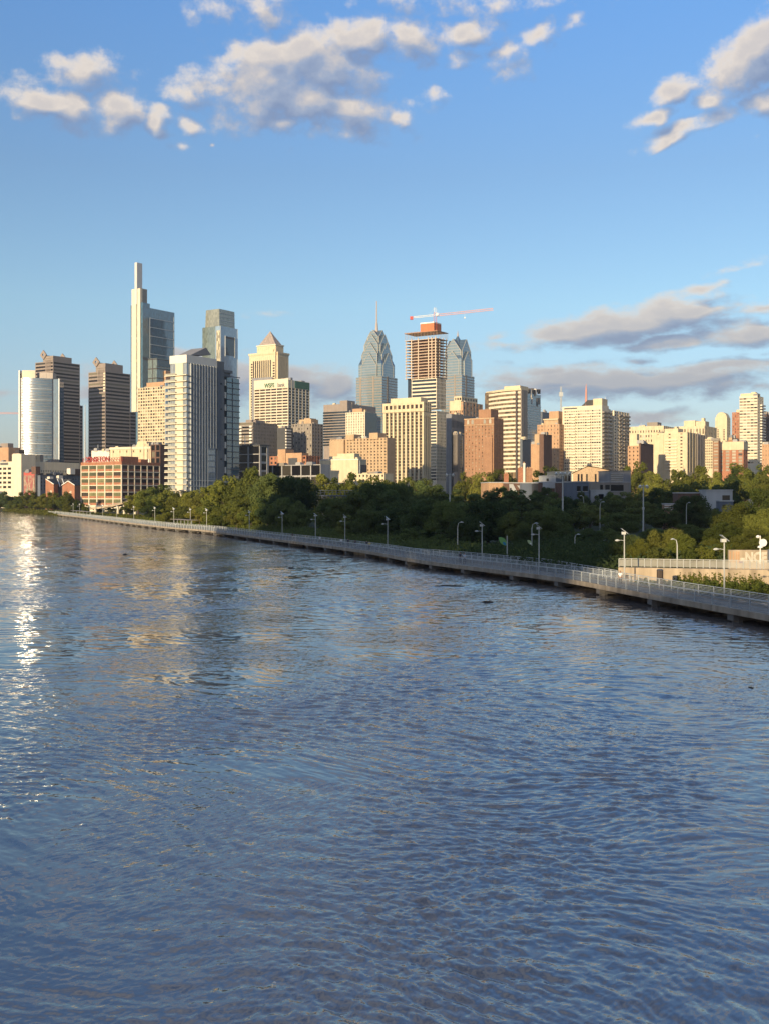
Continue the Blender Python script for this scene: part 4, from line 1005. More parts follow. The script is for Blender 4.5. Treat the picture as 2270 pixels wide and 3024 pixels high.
# ---- low blocks, far left
b = tower('orange_rooftop_block', 'blank orange block with a grey side, leftmost on the skyline', -60, 26, 62, 1321, 980, 'orange', fin=False)
b.part('roof_house', 'granite', (3, 9, b.yp(16), b.yp(-6), b.top-1, b.z(1308))); b.done('orange')
b = tower('cream_office_block', 'long low cream office block with a shaded grey side, leftmost by the river', -60, 64, 236, 1362, 900, 'palecream',
    W=grid(9, 5, ['win', 'winbrown', 'win'], .3, .5, mt_=4), S=grid(34, 5, 'win', .55, .5, mt_=6), yb=1445, fin=False)
b.part('stair_tower', 'palecream', (-.5, 14, -.5, b.yp(38), -4, b.z(1341)), (-.3, 4, b.yp(60), b.yp(40), b.top, b.z(1339)))
b.part('roof_machine', 'bronze', (b.xp(64), b.xp(80), 3, 8, b.top, b.z(1328)), (b.xp(92), b.xp(98), 2, 5, b.top, b.z(1352)))
b.part('vent_house', 'cream', (b.xp(111), b.xp(121), 1, 3, b.top-1, b.z(1341)), (b.xp(104), b.xp(121), .6, 4, b.top-1, b.z(1355)))
b.part('roof_house', 'taupe', (b.xp(121), b.xp(143), 6, 14, b.top-1, b.z(1340)), (b.xp(174), b.xp(190), 6, 14, b.top, b.z(1352)))
b.part('roof_sign', 'signgrey', (-.2, -.05, b.yp(25), b.yp(2), b.z(1372), b.z(1365)))
b.done('palecream')
# mural wall: red top, pale figures
mural = bpy.data.materials.new('mural_paint'); mural.use_nodes = True; t = mural.node_tree; t.nodes.clear()
co = N(t, 'ShaderNodeTexCoord').outputs['Object']; z_ = N(t, 'ShaderNodeSeparateXYZ', ins={0: co}).outputs[2]
v1 = N(t, 'ShaderNodeTexWave', ins={0: VM(t, 'MULTIPLY', co, (.2, .35, .12)).outputs[0], 'Scale': 1.1, 'Distortion': 9., 'Detail': 3.}).outputs[1]
c1 = RAMP(t, v1, [(.2, (.28, .09, .08)), (.45, (.34, .22, .13)), (.6, (.50, .40, .28)), (.85, (.22, .20, .14))])
c2 = MIXC(t, MT(t, 'GREATER_THAN', z_, 22.3), c1, (.42, .09, .07, 1))
N(t, 'ShaderNodeOutputMaterial', ins={0: N(t, 'ShaderNodeBsdfPrincipled', ins={0: c2, 'Roughness': .8}).outputs[0]}); mt['mural'] = mural
b = tower('mural_house', 'narrow house end painted with a red and pale mural, beside the cream office block', 71, 103, 116, 1394, 850, 'mural', fin=False)
b.part('side_wall', 'taupe', (.5, b.R+.1, -.4, 0, -4, b.top)); b.done('mural')
b = tower('grey_blue_terrace', 'long blue grey terrace house row with white dormer boxes behind brick gables', 112, 120, 238, 1400, 830, 'bluegrey', S=grid(14, 4, 'win', .6, .6, mt_=2), yb=1450, fin=False)
b.part('dormer', 'white', (b.xp(201), b.xp(215), -3, 1, b.z(1399), b.z(1381)), (b.xp(140), b.xp(151), -3, 0, b.z(1415), b.z(1407)), (b.xp(167), b.xp(179), -3, 0, b.z(1415), b.z(1403)))
b.part('brick_end', 'darkbrick', (b.xp(104), b.xp(117), -1, 4, b.z(1400), b.z(1378)), (b.xp(216), b.xp(236), -1, 4, b.z(1402), b.z(1382)))
b.part('roof_slab', 'roofdark', (0, b.R, -.6, 2, b.top-.1, b.top+.6)); b.done('bluegrey')
def gabled_house(label, xl, xr, yap, yeave, D, hip=False):
    """brick end gable towards the river, slate roof running back"""
    r = thing('brick_gable_house', label, 'house', (PX((xl+xr)/2, D), D, 5), R_(-8))
    w = (xr-xl)/F*D/2; ze, za = PZ(yeave, D)-5, PZ(yap, D)-5; dp = 22
    m = MB(); A = [(-w, 0, -3), (w, 0, -3), (w, 0, ze), (0 if not hip else -w*.9, 0, za), (-w, 0, ze if not hip else za)]
    m.poly(A); m.poly([(x, dp, z) for x, _, z in A][::-1]); m.box(-w+.05, w-.05, .1, dp-.1, -3, ze-.1); m.build('wall', 'redbrick', r)
    m = MB(); ap = (0 if not hip else -w*.9)
    for q in ((-w-.3, ze if not hip else za), (w+.3, ze)):
        m.poly([(q[0], -.4, q[1]), (ap, -.4, za+.25), (ap, dp, za+.25), (q[0], dp, q[1])])
    m.build('roof', 'roofdark', r)
    m = MB(); m.bar((ap, -.5, za+.2), (w+.3, -.5, ze), .5)
    if not hip: m.bar((ap, -.5, za+.2), (-w-.3, -.5, ze), .5)
    m.build('verge_board', 'whitepaint', r)
    for i, (x, z) in enumerate(((-.35, .55), (.35, .6), (-.4, .2), (.4, .22))):
        m = MB(); m.box(w*x-.7, w*x+.7, -.06, .05, ze*z, ze*z+1.8); m.build('window', 'winlight', r)
    return r
gabled_house('brick gable house beside the red factory, its pale windows facing the river', 184, 222, 1421, 1433, 790)
gabled_house('brick house with a sloping slate roof behind the riverside trees', 135, 160, 1415, 1430, 800, True)
m = MB(); D = 806; x0, x1 = PX(150, D), PX(196, D)
t = thing('slate_roofed_terrace', 'dark slate roofed terrace between two brick gables at the left', 'house', ((x0+x1)/2, D, 5), R_(-8))
w = (x1-x0)/2; m.box(-w, w, 1, 12, -3, PZ(1437, D)-5); m.build('wall', 'dark', t)
m = MB(); ze, za = PZ(1437, D)-5, PZ(1414, D)-5; m.quad((-w, .5, ze), (w, .5, ze), (w, 10, za), (-w, 10, za)); m.build('roof', 'roofdark', t)
m = MB()
for q in (-.3, .35): m.bar((w*q+3, .3, ze), (w*q-3.5, 9.8, za+.2), .5)
m.build('party_wall', 'whitepaint', t)
m = MB(); m.box(w*.05, w*.22, .9, 1.05, 2, 6); m.build('window', 'winlight', t)
# ---- red brick factory with the roof sign
mt['signred'] = M('faded_red_sign_paint', (.34, .06, .05), rough=.6)
def factory():
    b = Bldg('red_brick_factory', 'red brick factory with a pale concrete grid and a red rooftop sign', 239, 360, 474, 1372, 690, zb=5)
    z = b.z; zz = z(1493.5); zt = b.top; fh = (zt-zz)/6
    b.volume((0, b.R, 0, b.L), -4, zt, dict(nx=5, ny=6, pw=.11, sh=.12, pane='wingreen', z0=zz, ml=.3, mr=.3, rec=.05), dict(nx=6, ny=6, pw=.13, sh=.14, pane='win', z0=zz, ml=.3, mr=.3, rec=.05), .6)
    b.done('palecream')
    m = MB(); m2 = MB()
    cw = (b.L-.6)/5; cs = (b.R-.6)/6
    for j in range(6):
        za = zz+j*fh+fh*.06; h = fh*.34
        for i in range(5):
            m = MB(); m.box(.25, .58, .3+i*cw+cw*.07, .3+(i+1)*cw-cw*.07, za-.05, za+h); m.build('brick_panel', 'redbrick', b.root)
            for q in (.33, .5, .67):
                m2.box(.48, .58, .3+(i+q)*cw-.09, .3+(i+q)*cw+.09, za+h, za+fh*.84)
            m2.box(.48, .58, .3+i*cw+cw*.07, .3+(i+1)*cw-cw*.07, za+fh*.52, za+fh*.55)
        for i in range(6):
            m = MB(); m.box(max(.3+i*cs+cs*.07, .66), .3+(i+1)*cs-cs*.07, .25, .58, za-.05, za+h); m.build('brick_panel', 'redbrick', b.root)
            for q in (.33, .5, .67):
                m2.box(.3+(i+q)*cs-.09, .3+(i+q)*cs+.09, .48, .58, za+h, za+fh*.84)
    m2.build('glazing_bar', 'bronze', b.root)['kind'] = 'stuff'
    m = MB(); m.box(.1, b.R, .1, b.L, zt-.05, z(1363)); m.build('parapet', 'redbrick', b.root)
    m = MB(); m.box(1, 16, b.yp(383, 1, 0)*0+1.5, b.yp(352), zt, z(1347)); m.box(b.xp(430), b.xp(452), 4, 12, zt, z(1353)); m.build('roof_house', 'redbrick', b.root)
    m = MB(); m.box(b.xp(443), b.xp(445), .5, 1.5, zt, z(1352)); m.build('chimney', 'white', b.root)
    s = thing('rooftop_sign', 'red open letter sign on a frame on top of the red brick factory', 'sign', tuple(b.root.matrix_basis @ Vector((1.5, 0, z(1362)))), b.phi)
    y0, y1 = b.yp(352, 1.5), b.yp(246, 1.5)
    text('CONSETON', 4.7, 'signred', s, (-.2, b.yp(250, 1.5), .15), (R_(90), 0, R_(-90)), ext=.2, bold=.08, sx=.92)
    m = MB(); h = z(1351)-z(1362)
    for k in (0.1, .5, 1): m.bar((0, y0-3, h*k), (0, y1, h*k), .22)
    for k in range(16): y = y0-3+(y1-y0+3)*k/15; m.bar((0, y, 0), (0, y, h), .2); m.bar((0, y, h), (3, y, 0), .16)
    m.build('sign_frame', 'signred', s)
    m = MB(); m.bar((0, b.yp(248), 0), (0, b.yp(249), z(1180)-z(1362)), .5); 
    t = thing('flag_mast', 'tall pale mast standing on the left end of the red brick factory roof', 'mast', tuple(b.root.matrix_basis @ Vector((1.2, 0, z(1362)))), b.phi)
    m = MB(); yq = b.yp(248); m.tube([(0, yq, -.5), (0, yq, z(1280)-z(1362)), (0, yq, z(1187)-z(1362))], [.5, .35, .2], 6); m.build('mast_pole', 'pole', t)
factory()
b = tower('cream_plaster_building', 'cream plaster building with pipes and a curled cornice behind the red factory', 326, 446, 478, 1318, 740, 'cream', W=grid(6, 2, 'winmix', .8, .75), S=grid(3, 4, 'win', .35, .2), yb=1372, fin=False, phi=62)
b.part('roof_house', 'cream', (2, 9, b.yp(428), b.yp(400), b.top-1, b.z(1303)), (1, 5, b.yp(436), b.yp(404), b.top-1, b.z(1310)))
m = MB()
for px in (426, 436, 441): m.tube([(-.5, b.yp(px), -2), (-.5, b.yp(px), b.z(1308))], [.25, .25], 6)
m.build('vent_pipe', 'palecream', b.root)
b.part('cornice', 'palecream', (-.5, .2, -.2, b.L+.4, b.z(1325), b.z(1319))); b.done('cream')
b = tower('white_block', 'small white block behind the rooftop sign of the red factory', 271, 324, 330, 1330, 760, 'white', phi=66)
tower('dark_brick_terrace', 'dark brick block squeezed between the cream plaster building and the finned tower', 446, 474, 500, 1312, 730, 'darkbrick', W=grid(2, 4, 'win', .3, .2), yb=1390)
# distant crane jib at the left edge
t = thing('tower_crane', 'distant red crane jib reaching in from the left edge', 'crane', (PX(-40, 1700), 1700, 6))
m = MB(); zj = PZ(1222, 1700)-6
m.bar((0, 0, zj), (62, 10, zj+1), .5); m.bar((0, 0, zj+2.2), (62, 10, zj+2.6), .4)
for i in range(20): m.bar((62*i/20, 10*i/20, zj), (62*(i+1)/20, 10*(i+1)/20, zj+2.3), .3)
m.build('jib', 'jib_paint', t)
m = MB(); m.tube([(0, 0, 0), (0, 0, zj+6)], [1, 1], 4); m.build('mast', 'jib_paint', t)
# ---- unseen blocks put behind the viewer, sized so their shade covers the near bank
for k, (a, c, h) in enumerate(((0, 62, 124), (62.4, 120, 138), (120.4, 161, 141), (161.4, 216, 75))):
    r = thing('unseen_shade_block', ('second tallest unseen brown shading block behind the viewer, upstream end', 'tall unseen brown shading block behind the viewer, between two others', 'tallest unseen brown shading block behind the viewer', 'lowest unseen brown shading block behind the viewer, river end')[k], 'building', (-328, -150, 0), math.atan2(-.5, .866), 'unseen blocks shading the near bank')
    m = MB(); m.box(a, c, -38, 0, -1, h); m.build('wall', 'taupe', r)
    m = MB()
    for f in range(int(h/4)-1): m.box(a+2, c-2, 0, .1, 3+f*4, 5+f*4)
    m.build('window_band', 'win', r)['kind'] = 'stuff'
# ================================================================ river, banks, boardwalk
BANK = [(300, -3000), (110, -200), (74, 40), (60, 131.5), (31, 139.3), (25.5, 166), (13, 200), (-4, 250), (-30, 320), (-45, 354), (-60, 378), (-84, 429), (-107, 472), (-146, 556), (-186, 648), (-282, 822), (-420, 1020), (-800, 1500), (-3000, 5000)]
def bank_dist(x, y):
    """metres inland of the bank line (negative over the river)"""
    best = np.full(x.shape, 1e9); sg = np.ones(x.shape)
    for (ax, ay), (bx, by) in zip(BANK, BANK[1:]):
        dx, dy = bx-ax, by-ay; L2 = dx*dx+dy*dy
        t = np.clip(((x-ax)*dx+(y-ay)*dy)/L2, 0, 1)
        d = np.hypot(x-ax-t*dx, y-ay-t*dy); s = np.where(dx*(y-ay)-dy*(x-ax) < 0, 1, -1)
        m = d < best; best = np.where(m, d, best); sg = np.where(m, s, sg)
    return best*sg
def ground_z(x, y):
    d = bank_dist(np.asarray(x, float), np.asarray(y, float))
    return np.where(d < 0, np.maximum(-3, d*.7-.3), np.minimum(6.0, .9*np.clip(d/2.5, 0, 1)-.3+1.6*np.clip((d-2.5)/25, 0, 1)+.0115*np.clip(d-27, 0, None)))
def gz(x, y): return float(ground_z(np.array([x]), np.array([y]))[0])
def sheet(name, xs, ys, zf, mat):
    Xg, Yg = np.meshgrid(xs, ys); Zg = zf(Xg, Yg)
    co = np.stack([Xg, Yg, Zg], -1).reshape(-1, 3); nx, ny = len(xs), len(ys)
    i = np.arange((ny-1)*(nx-1)); r, c = i//(nx-1), i % (nx-1); a = r*nx+c
    q = np.stack([a, a+1, a+nx+1, a+nx], -1)
    return raw(name, co, q, mat)
def raw(name, co, q, mat, smooth=True):
    me = bpy.data.meshes.new(name); me.vertices.add(len(co)); me.vertices.foreach_set('co', np.asarray(co, np.float32).ravel())
    me.loops.add(q.size); me.loops.foreach_set('vertex_index', q.astype(np.int32).ravel()); me.polygons.add(len(q))
    me.polygons.foreach_set('loop_start', np.arange(0, q.size, q.shape[1], dtype=np.int32))
    if smooth: me.polygons.foreach_set('use_smooth', np.ones(len(q), bool))
    me.materials.append(mt[mat] if isinstance(mat, str) else mat); me.update(); me.validate()
    o = bpy.data.objects.new(name, me); COL.objects.link(o); return o
mt['earth'] = M('grassy_earth', (.035, .045, .018), rough=.95, var=.5, scale=.08, streak=0, grain=1.5)
xs = np.unique(np.concatenate([np.linspace(-7000, -900, 14), np.linspace(-900, -320, 50), np.linspace(-320, 160, 330), np.linspace(160, 900, 50), np.linspace(900, 7000, 14)]))
ys = np.unique(np.concatenate([np.linspace(-3000, 40, 20), np.linspace(40, 480, 240), np.linspace(480, 1000, 130), np.linspace(1000, 9000, 24)]))
tag(sheet('ground', xs, ys, ground_z, 'earth'), 'grassy earth of the near bank and the city ground behind it', kind='structure')
# ---- water: real waves near the viewer, finer ripples as bump
def waves(x, y, D):
    rng = np.random.RandomState(11); h = np.zeros_like(x)
    wx = x+1.6*np.sin(.11*y+.5)+1.1*np.sin(.23*x+.17*y+1.)+.5*np.sin(.5*x-.43*y); wy = y+1.5*np.sin(.13*x+1.3)+1.2*np.sin(.19*y-.21*x)+.45*np.sin(.61*x+.37*y+2)
    big = np.zeros_like(x)
    for i in range(14):          # calm boils and rough patches
        a = rng.uniform(0, 6.28); k = rng.uniform(.05, .45); big += .8*np.sin(k*(wx*np.cos(a)+wy*np.sin(a)*.6)+rng.uniform(0, 6.28))
    patch = .22+.95/(1+np.exp(-1.3*big))
    for i in range(72):
        lam = .27*(11**rng.uniform(0, 1)); a = math.radians(rng.normal(60, 24 if i % 3 else 60)); k = 2*math.pi/lam
        ph = k*(wx*math.cos(a)+wy*math.sin(a))+rng.uniform(0, 6.28)
        amp = .0034*lam**.52
        fade = np.clip(1.6-D/(lam*165), 0, 1)
        s = np.sin(ph); h += amp*fade*(s+.42*np.cos(2*ph))*(patch if lam < 2 else .55+.45*patch)
    return h
def water_mat():
    m = bpy.data.materials.new('river_water'); m.use_nodes = True; t = m.node_tree; t.nodes.clear()
    co = N(t, 'ShaderNodeTexCoord').outputs['Object']
    rot = N(t, 'ShaderNodeMapping', ins={0: co, 2: (0, 0, R_(-35))}).outputs[0]
    mask = N(t, 'ShaderNodeTexNoise', ins={'Vector': co, 'Scale': .05, 'Detail': 3, 'Distortion': .6}).outputs[0]
    mk = N(t, 'ShaderNodeMapRange', interpolation_type='SMOOTHSTEP', ins={0: mask, 1: .40, 2: .60, 3: .15, 4: 1.7}).outputs[0]
    def slope(v, sc_, det, amt):
        c = N(t, 'ShaderNodeTexNoise', ins={'Vector': v, 'Scale': sc_, 'Detail': det, 'Roughness': .6, 'Distortion': .4}).outputs['Color']
        return VM(t, 'MULTIPLY', VM(t, 'SUBTRACT', c, (.5, .5, .5)).outputs[0], (amt, amt, 0)).outputs[0]
    far = N(t, 'ShaderNodeMapRange', ins={0: N(t, 'ShaderNodeSeparateXYZ', ins={0: co}).outputs[1], 1: 50., 2: 260., 3: .35, 4: 1.}).outputs[0]
    fine = N(t, 'ShaderNodeMapRange', ins={0: N(t, 'ShaderNodeSeparateXYZ', ins={0: co}).outputs[1], 1: 40., 2: 190., 3: .9, 4: 1.5}).outputs[0]
    sl = VM(t, 'ADD', VM(t, 'SCALE', slope(VM(t, 'MULTIPLY', rot, (.5, 1.5, 1)).outputs[0], 4.6, 4., .40), s=MT(t, 'MULTIPLY', mk, fine)).outputs[0],
            VM(t, 'SCALE', slope(VM(t, 'MULTIPLY', rot, (.6, 1.3, 1)).outputs[0], .6, 2.5, .36), s=far).outputs[0]).outputs[0]
    nr = VM(t, 'NORMALIZE', VM(t, 'ADD', N(t, 'ShaderNodeNewGeometry').outputs['Normal'], sl).outputs[0]).outputs[0]
    mud = RAMP(t, mask, [(.3, (.125, .108, .098)), (.7, (.15, .125, .11))])
    w = N(t, 'ShaderNodeBsdfPrincipled', ins={'Base Color': mud, 'Roughness': .07, 'IOR': 2.3, 'Normal': nr})
    N(t, 'ShaderNodeOutputMaterial', ins={0: w.outputs[0]}); return m
mt['water'] = water_mat()
dd = [14.0]
while dd[-1] < 350: dd.append(dd[-1]+max(.05, .036*(dd[-1]/25)**1.1))
while dd[-1] < 2600: dd.append(dd[-1]*1.06)
dd = np.array(dd)
aa = np.concatenate([np.linspace(-62, -23, 40)[:-1], np.linspace(-23, 23, 520), np.linspace(23, 62, 40)[1:]])
Ag, Dg = np.meshgrid(np.tan(np.radians(aa)), dd)
Xw, Yw = Ag*Dg, Dg.copy()
Zw = waves(Xw, Yw, Yw)*np.clip((350-Yw)/110, 0, 1)
nx = len(aa); i = np.arange((len(dd)-1)*(nx-1)); r, c = i//(nx-1), i % (nx-1); a0 = r*nx+c
tag(raw('river', np.stack([Xw, Yw, Zw], -1).reshape(-1, 3), np.stack([a0, a0+1, a0+nx+1, a0+nx], -1), 'water'), 'blue rippled river in flood filling the lower half', kind='structure')
# ---- boardwalk
NEAR = [(46, 52), (40.5, 75), (34.5, 97), (27.8, 122), (23.6, 141), (16, 157.5), (4.8, 182), (-2.2, 209), (-18, 248), (-44.5, 312), (-58.5, 347), (-74, 373), (-96, 422), (-114, 463), (-151, 549), (-188, 630), (-214, 690)]
def resample(P, step):
    out = [Vector(P[0])]; 
    for a, b in zip(P, P[1:]):
        a, b = Vector(a), Vector(b); L = (b-a).length; n = max(1, round(L/step))
        out += [a+(b-a)*k/n for k in range(1, n+1)]
    return out
# round the corners of the walk a little
def chaikin(P, n=2):
    for _ in range(n):
        Q = [P[0]]
        for a, b in zip(P, P[1:]): Q += [(a[0]*.75+b[0]*.25, a[1]*.75+b[1]*.25), (a[0]*.25+b[0]*.75, a[1]*.25+b[1]*.75)]
        P = Q+[P[-1]]
    return P
NEARS = resample(chaikin(NEAR), 2.6)
def offs(P, o):
    out = []
    for i, p in enumerate(P):
        d = (P[min(i+1, len(P)-1)]-P[max(i-1, 0)]).normalized(); out.append(Vector((p.x+d.y*o, p.y-d.x*o)))
    return out
def strip(m, P, o0, o1, z0, z1, mi=0):
    A, B = offs(P, o0), offs(P, o1); n = len(m.v)
    for a, b in zip(A, B): m.v += [(a.x, a.y, z0), (b.x, b.y, z0), (b.x, b.y, z1), (a.x, a.y, z1)]
    for i in range(len(P)-1):
        q = n+4*i
        for j in range(4):
            k = (j+1) % 4; m.f.append((q+j, q+k, q+4+k, q+4+j)); m.m.append(mi)
    m.f.append((n+3, n+2, n+1, n)); e = n+4*(len(P)-1); m.f.append((e, e+1, e+2, e+3)); m.m += [mi, mi]
DK_, WID = 1.25, 4.5
bw = thing('boardwalk', 'long curving concrete boardwalk standing in the river along the right bank', 'boardwalk', (0, 0, 0))

mt['deckconc'] = M('boardwalk_concrete', (.31, .26, .20), var=.45, scale=.3, streak=.7)
mt['pierconc'] = M('wet_pier_concrete', (.16, .15, .14), var=.3)
mt['railgrey'] = M('blue_grey_railing_paint', (.42, .44, .44), rough=.5, var=.15)
mt['railmesh'] = mesh_mat('railing_mesh', (.20, .225, .25), .52)
m = MB(); strip(m, NEARS, .35, WID-.35, DK_-.3, DK_); m.build('deck', 'deckconc', bw)
for i in range(0, len(NEARS)-1, 4):
    q = NEARS[i:i+5]
    if len(q) > 1:
        q = list(q); q[-1] = q[-1]+(q[-2]-q[-1]).normalized()*.10
        m = MB(); strip(m, q, 0, .35, .76, DK_+.08); strip(m, q, WID-.35, WID, -.3, DK_+.08); m.build('edge_beam', 'deckconc', bw)
for i in range(4, len(NEARS)-1, 5):
    a = NEARS[i]; d = (NEARS[i+1]-NEARS[i-1]).normalized(); n = Vector((d.y, -d.x))
    m = MB()
    for o in (.9, 3.4):
        c = a+n*o; m.tube([(c.x, c.y, -3), (c.x, c.y, .9)], [.55, .55], 8)
    q = [a+n*.15-d*.5, a+n*(WID-.15)-d*.5, a+n*(WID-.15)+d*.5, a+n*.15+d*.5]; m.prism([(v.x, v.y) for v in q], .15, .8); m.build('pier', 'pierconc', bw)
def rail_thing(label, P, zb, h, mesh, bars, spacing, name='railing', col='railgrey', meshmat='railmesh', postw=.09):
    t = thing(name, label, 'railing', (0, 0, 0))
    P = resample([tuple(p) for p in P], spacing)
    posts = []
    for i, p in enumerate(P): posts.append((p.length, p))
    posts.sort(key=lambda q: q[0])
    pm = MB().box(-postw/2, postw/2, -postw/2, postw/2, 0, h).data('post', col)
    for k, (_, p) in enumerate(posts[:100]):
        o = bpy.data.objects.new('post', pm); COL.objects.link(o); o.parent = t; o.location = (p.x, p.y, zb)
    if len(posts) > 100:
        m = MB()
        for _, p in posts[100:]: m.box(p.x-postw*.7, p.x+postw*.7, p.y-postw*.7, p.y+postw*.7, zb, zb+h)
        m.build('post', col, t)['kind'] = 'stuff'
    m = MB(); strip(m, P, -.06, .06, zb+h, zb+h+.07); m.build('top_rail', col, t)
    if bars:
        m = MB()
        for k in range(bars): z = zb+.12+(h-.15)*k/bars; strip(m, P, -.018, .018, z, z+.045)
        m.build('rail', col, t)
    if mesh:
        m = MB(); Q = offs(P, -.05)
        for a, b in zip(Q, Q[1:]): m.quad((a.x, a.y, zb+.08), (b.x, b.y, zb+.08), (b.x, b.y, zb+h-.08), (a.x, a.y, zb+h-.08))
        m.build('mesh_panel', meshmat, t)
    return t
FARS = offs(NEARS, WID-.18)
rail_thing('blue grey mesh railing along the water side of the boardwalk', offs(NEARS, .18), DK_+.08, 1.12, True, 3, 2.4, postw=.13)
rail_thing('barred grey railing along the land side of the boardwalk', FARS, DK_+.08, 1.12, False, 7, 2.4)
def at_px(P, px):
    """point of a plan polyline that stands in this column of the photograph"""
    u = (px-CX)/F
    for a, b in zip(P, P[1:]):
        fa, fb = a.x-u*a.y, b.x-u*b.y
        if fa*fb <= 0 and a.y > 5: return a+(b-a)*(fa/(fa-fb) if fa != fb else 0)
    return None
# ---- solar lamps
mt['lampwhite'] = M('lamp_housing_paint', (.52, .52, .49), rough=.5, var=.1)
def solar_lamp(hgt=6.7, flip=1):
    t = thing('solar_lamp_post', '', 'lamp post')
    m = MB(); m.tube([(0, 0, 0), (0, 0, hgt-.3)], [.085, .07], 10); m.tube([(0, 0, 0), (0, 0, .12)], [.2, .2], 10); m.build('pole', 'pole', t)
    m = MB(); z = hgt-1.15; m.tube([(0, 0, z-.05), (-.4*flip, 0, z+.02), (-.7*flip, 0, z)], [.04, .035, .03], 6); m.build('arm', 'pole', t)
    m = MB(); n = 10
    for i in range(n):
        pass
    m.tube([(-.6*flip, 0, z), (-.8*flip, 0, z), (-1.0*flip, 0, z-.01), (-1.15*flip, 0, z-.03)], [.06, .13, .12, .03], 8); m.build('lamp_head', 'lampwhite', t)
    m = MB(); s = math.sin(R_(38)); c = math.cos(R_(38)); zt = hgt-.02
    def q(u, v, w): return (u*c*flip+w*s*flip, v, zt-u*s+w*c)
    for w0, w1 in ((0, .05),):
        P = [q(u, v, w) for w in (w0, w1) for u, v in ((-.5, -.4), (.5, -.4), (.5, .4), (-.5, .4))]
        for f in ((0, 3, 2, 1), (4, 5, 6, 7), (0, 1, 5, 4), (1, 2, 6, 5), (2, 3, 7, 6), (3, 0, 4, 7)): m.poly([P[i] for i in f])
    m.build('solar_panel', 'steel', t)
    m = MB(); m.box(-.34*flip, .16*flip, -.22, .22, hgt-.42, hgt-.08); m.build('battery_box', 'lampwhite', t)
    return t
lamp0 = solar_lamp(); index_children(); used = [False]
LAMPS = [2137, 1842, 1590, 1422, 1144, 1019, 932, 834, 737, 611, 563, 514, 458, 396, 346, 304, 266, 236, 217]
ORD = ['first', 'second', 'third', 'fourth', 'fifth', 'sixth', 'seventh', 'eighth', 'ninth', 'tenth', 'eleventh', 'twelfth', 'thirteenth', 'fourteenth', 'fifteenth', 'sixteenth', 'seventeenth', 'eighteenth', 'nineteenth', 'twentieth']
LP = offs(NEARS, WID+.15)
for k, px in enumerate(LAMPS):
    p = at_px(LP, px)
    if p is None: continue
    lab = f'grey solar lamp post on the boardwalk, {ORD[k]} from the right' if k else 'largest solar lamp post on the boardwalk, close to the right edge'
    if not used[0]:
        lamp0.location = (p.x, p.y, DK_-.3); lamp0['label'] = lab; lamp0['group'] = 'solar lamps along the boardwalk'; used[0] = True
    else: dup(lamp0, (p.x, p.y, DK_-.3), random.uniform(-.15, .15), lab, 'solar lamps along the boardwalk')
m = MB()
# ---- shade canopies on the walk
def canopy(px, label):
    p = at_px(offs(NEARS, 3.0), px); q = at_px(offs(NEARS, 3.0), px-52)
    d = (q-p).normalized(); n = Vector((d.y, -d.x)); L = (q-p).length
    t = thing('shade_canopy', label, 'canopy', (p.x, p.y, DK_), math.atan2(d.y, d.x))
    for k in range(6):
        m = MB(); m.box(L*k/5-.08, L*k/5+.08, -.2, 0, 0, 2.6); m.build('post', 'steel', t)
    m = MB(); m.box(-.5, L+.5, -2.2, 1.2, 2.6, 2.75); m.build('roof', 'taupe', t)
    m = MB()
    for k in range(int(L)): m.box(k, k+.5, -1.2, -.6, .4, .5)
    m.build('bench', 'bronze', t)
canopy(566, 'slatted shade canopy with posts on the boardwalk below the sunlit bushes')
canopy(268, 'far shade canopy with posts at the far left end of the boardwalk')
# ---- retaining wall with its fence on the right, inner trail railing
W0, W1 = Vector((30.2, 140)), Vector((66, 130.4))
t = thing('retaining_wall', 'stained pale concrete retaining wall of the trail at the right', 'wall')
m = MB(); strip(m, resample([tuple(W0), tuple(W1)], 4), 0, 1.0, -2, 2.85, 0); m.build('wall', 'concrete', t)
m = MB(); strip(m, resample([tuple(W0), tuple(W1)], 4), -.12, 0.0, 1.35, 1.55, 0); m.build('ledge', 'concrete', t)
m = MB(); strip(m, resample([tuple(W0+Vector((0, -1.2))), tuple(W1+Vector((0, -1.2)))], 4), -.9, 1.0, -2, .25, 0); m.build('footing', 'concrete', t)
wd = (W1-W0).normalized(); wn = Vector((wd.y, -wd.x))
m = MB()
for k in range(1, 9):
    p = W0+wd*k*4.2-wn*.02; m.bar((p.x, p.y, -1), (p.x, p.y, 2.85), .07)
m.build('joint', 'pierconc', t)
g_ = random.Random(4)
for px in (2122, 2012):      # spray tags
    m = MB(); u = (px-CX)/F; kk = (u*W0.y-W0.x)/(wd.x-u*wd.y); q = None
    for k in range(15):
        p = W0+wd*(kk+g_.uniform(-.9, .9))-wn*.03; z = g_.uniform(.9, 2.5) if px > 2100 else g_.uniform(1.7, 2.4)
        if q: m.bar(q, (p.x, p.y, z), .11, .03)
        q = (p.x, p.y, z)
    m.build('spray_tag', 'pierconc', t)
mt['fencemesh'] = mesh_mat('fence_mesh', (.36, .34, .30), .42)
rail_thing('pale trail fence with close posts on top of the retaining wall', [tuple(W0+Vector((.1, .35))), tuple(W1+Vector((.1, .35)))], 2.85, 1.02, True, 0, .8, name='trail_fence', col='pole', meshmat='fencemesh', postw=.1)
rail_thing('grey green railing of the inner trail, in the shade behind the boardwalk', [(-6, 224), (2.5, 206), (13, 190), (25, 166.5), (30.3, 141.5)], 1.0, 1.25, True, 5, 2.0, name='trail_railing', postw=.12)
m = MB(); strip(m, resample([(-6, 223.6), (2.6, 205.6), (13, 189.6), (25, 166.1), (30.3, 141.2)], 3), -1.0, .3, -2, 1.0); t = thing('trail_edge_wall', 'low stained edge wall under the inner trail railing', 'wall'); m.build('wall', 'concrete', t)
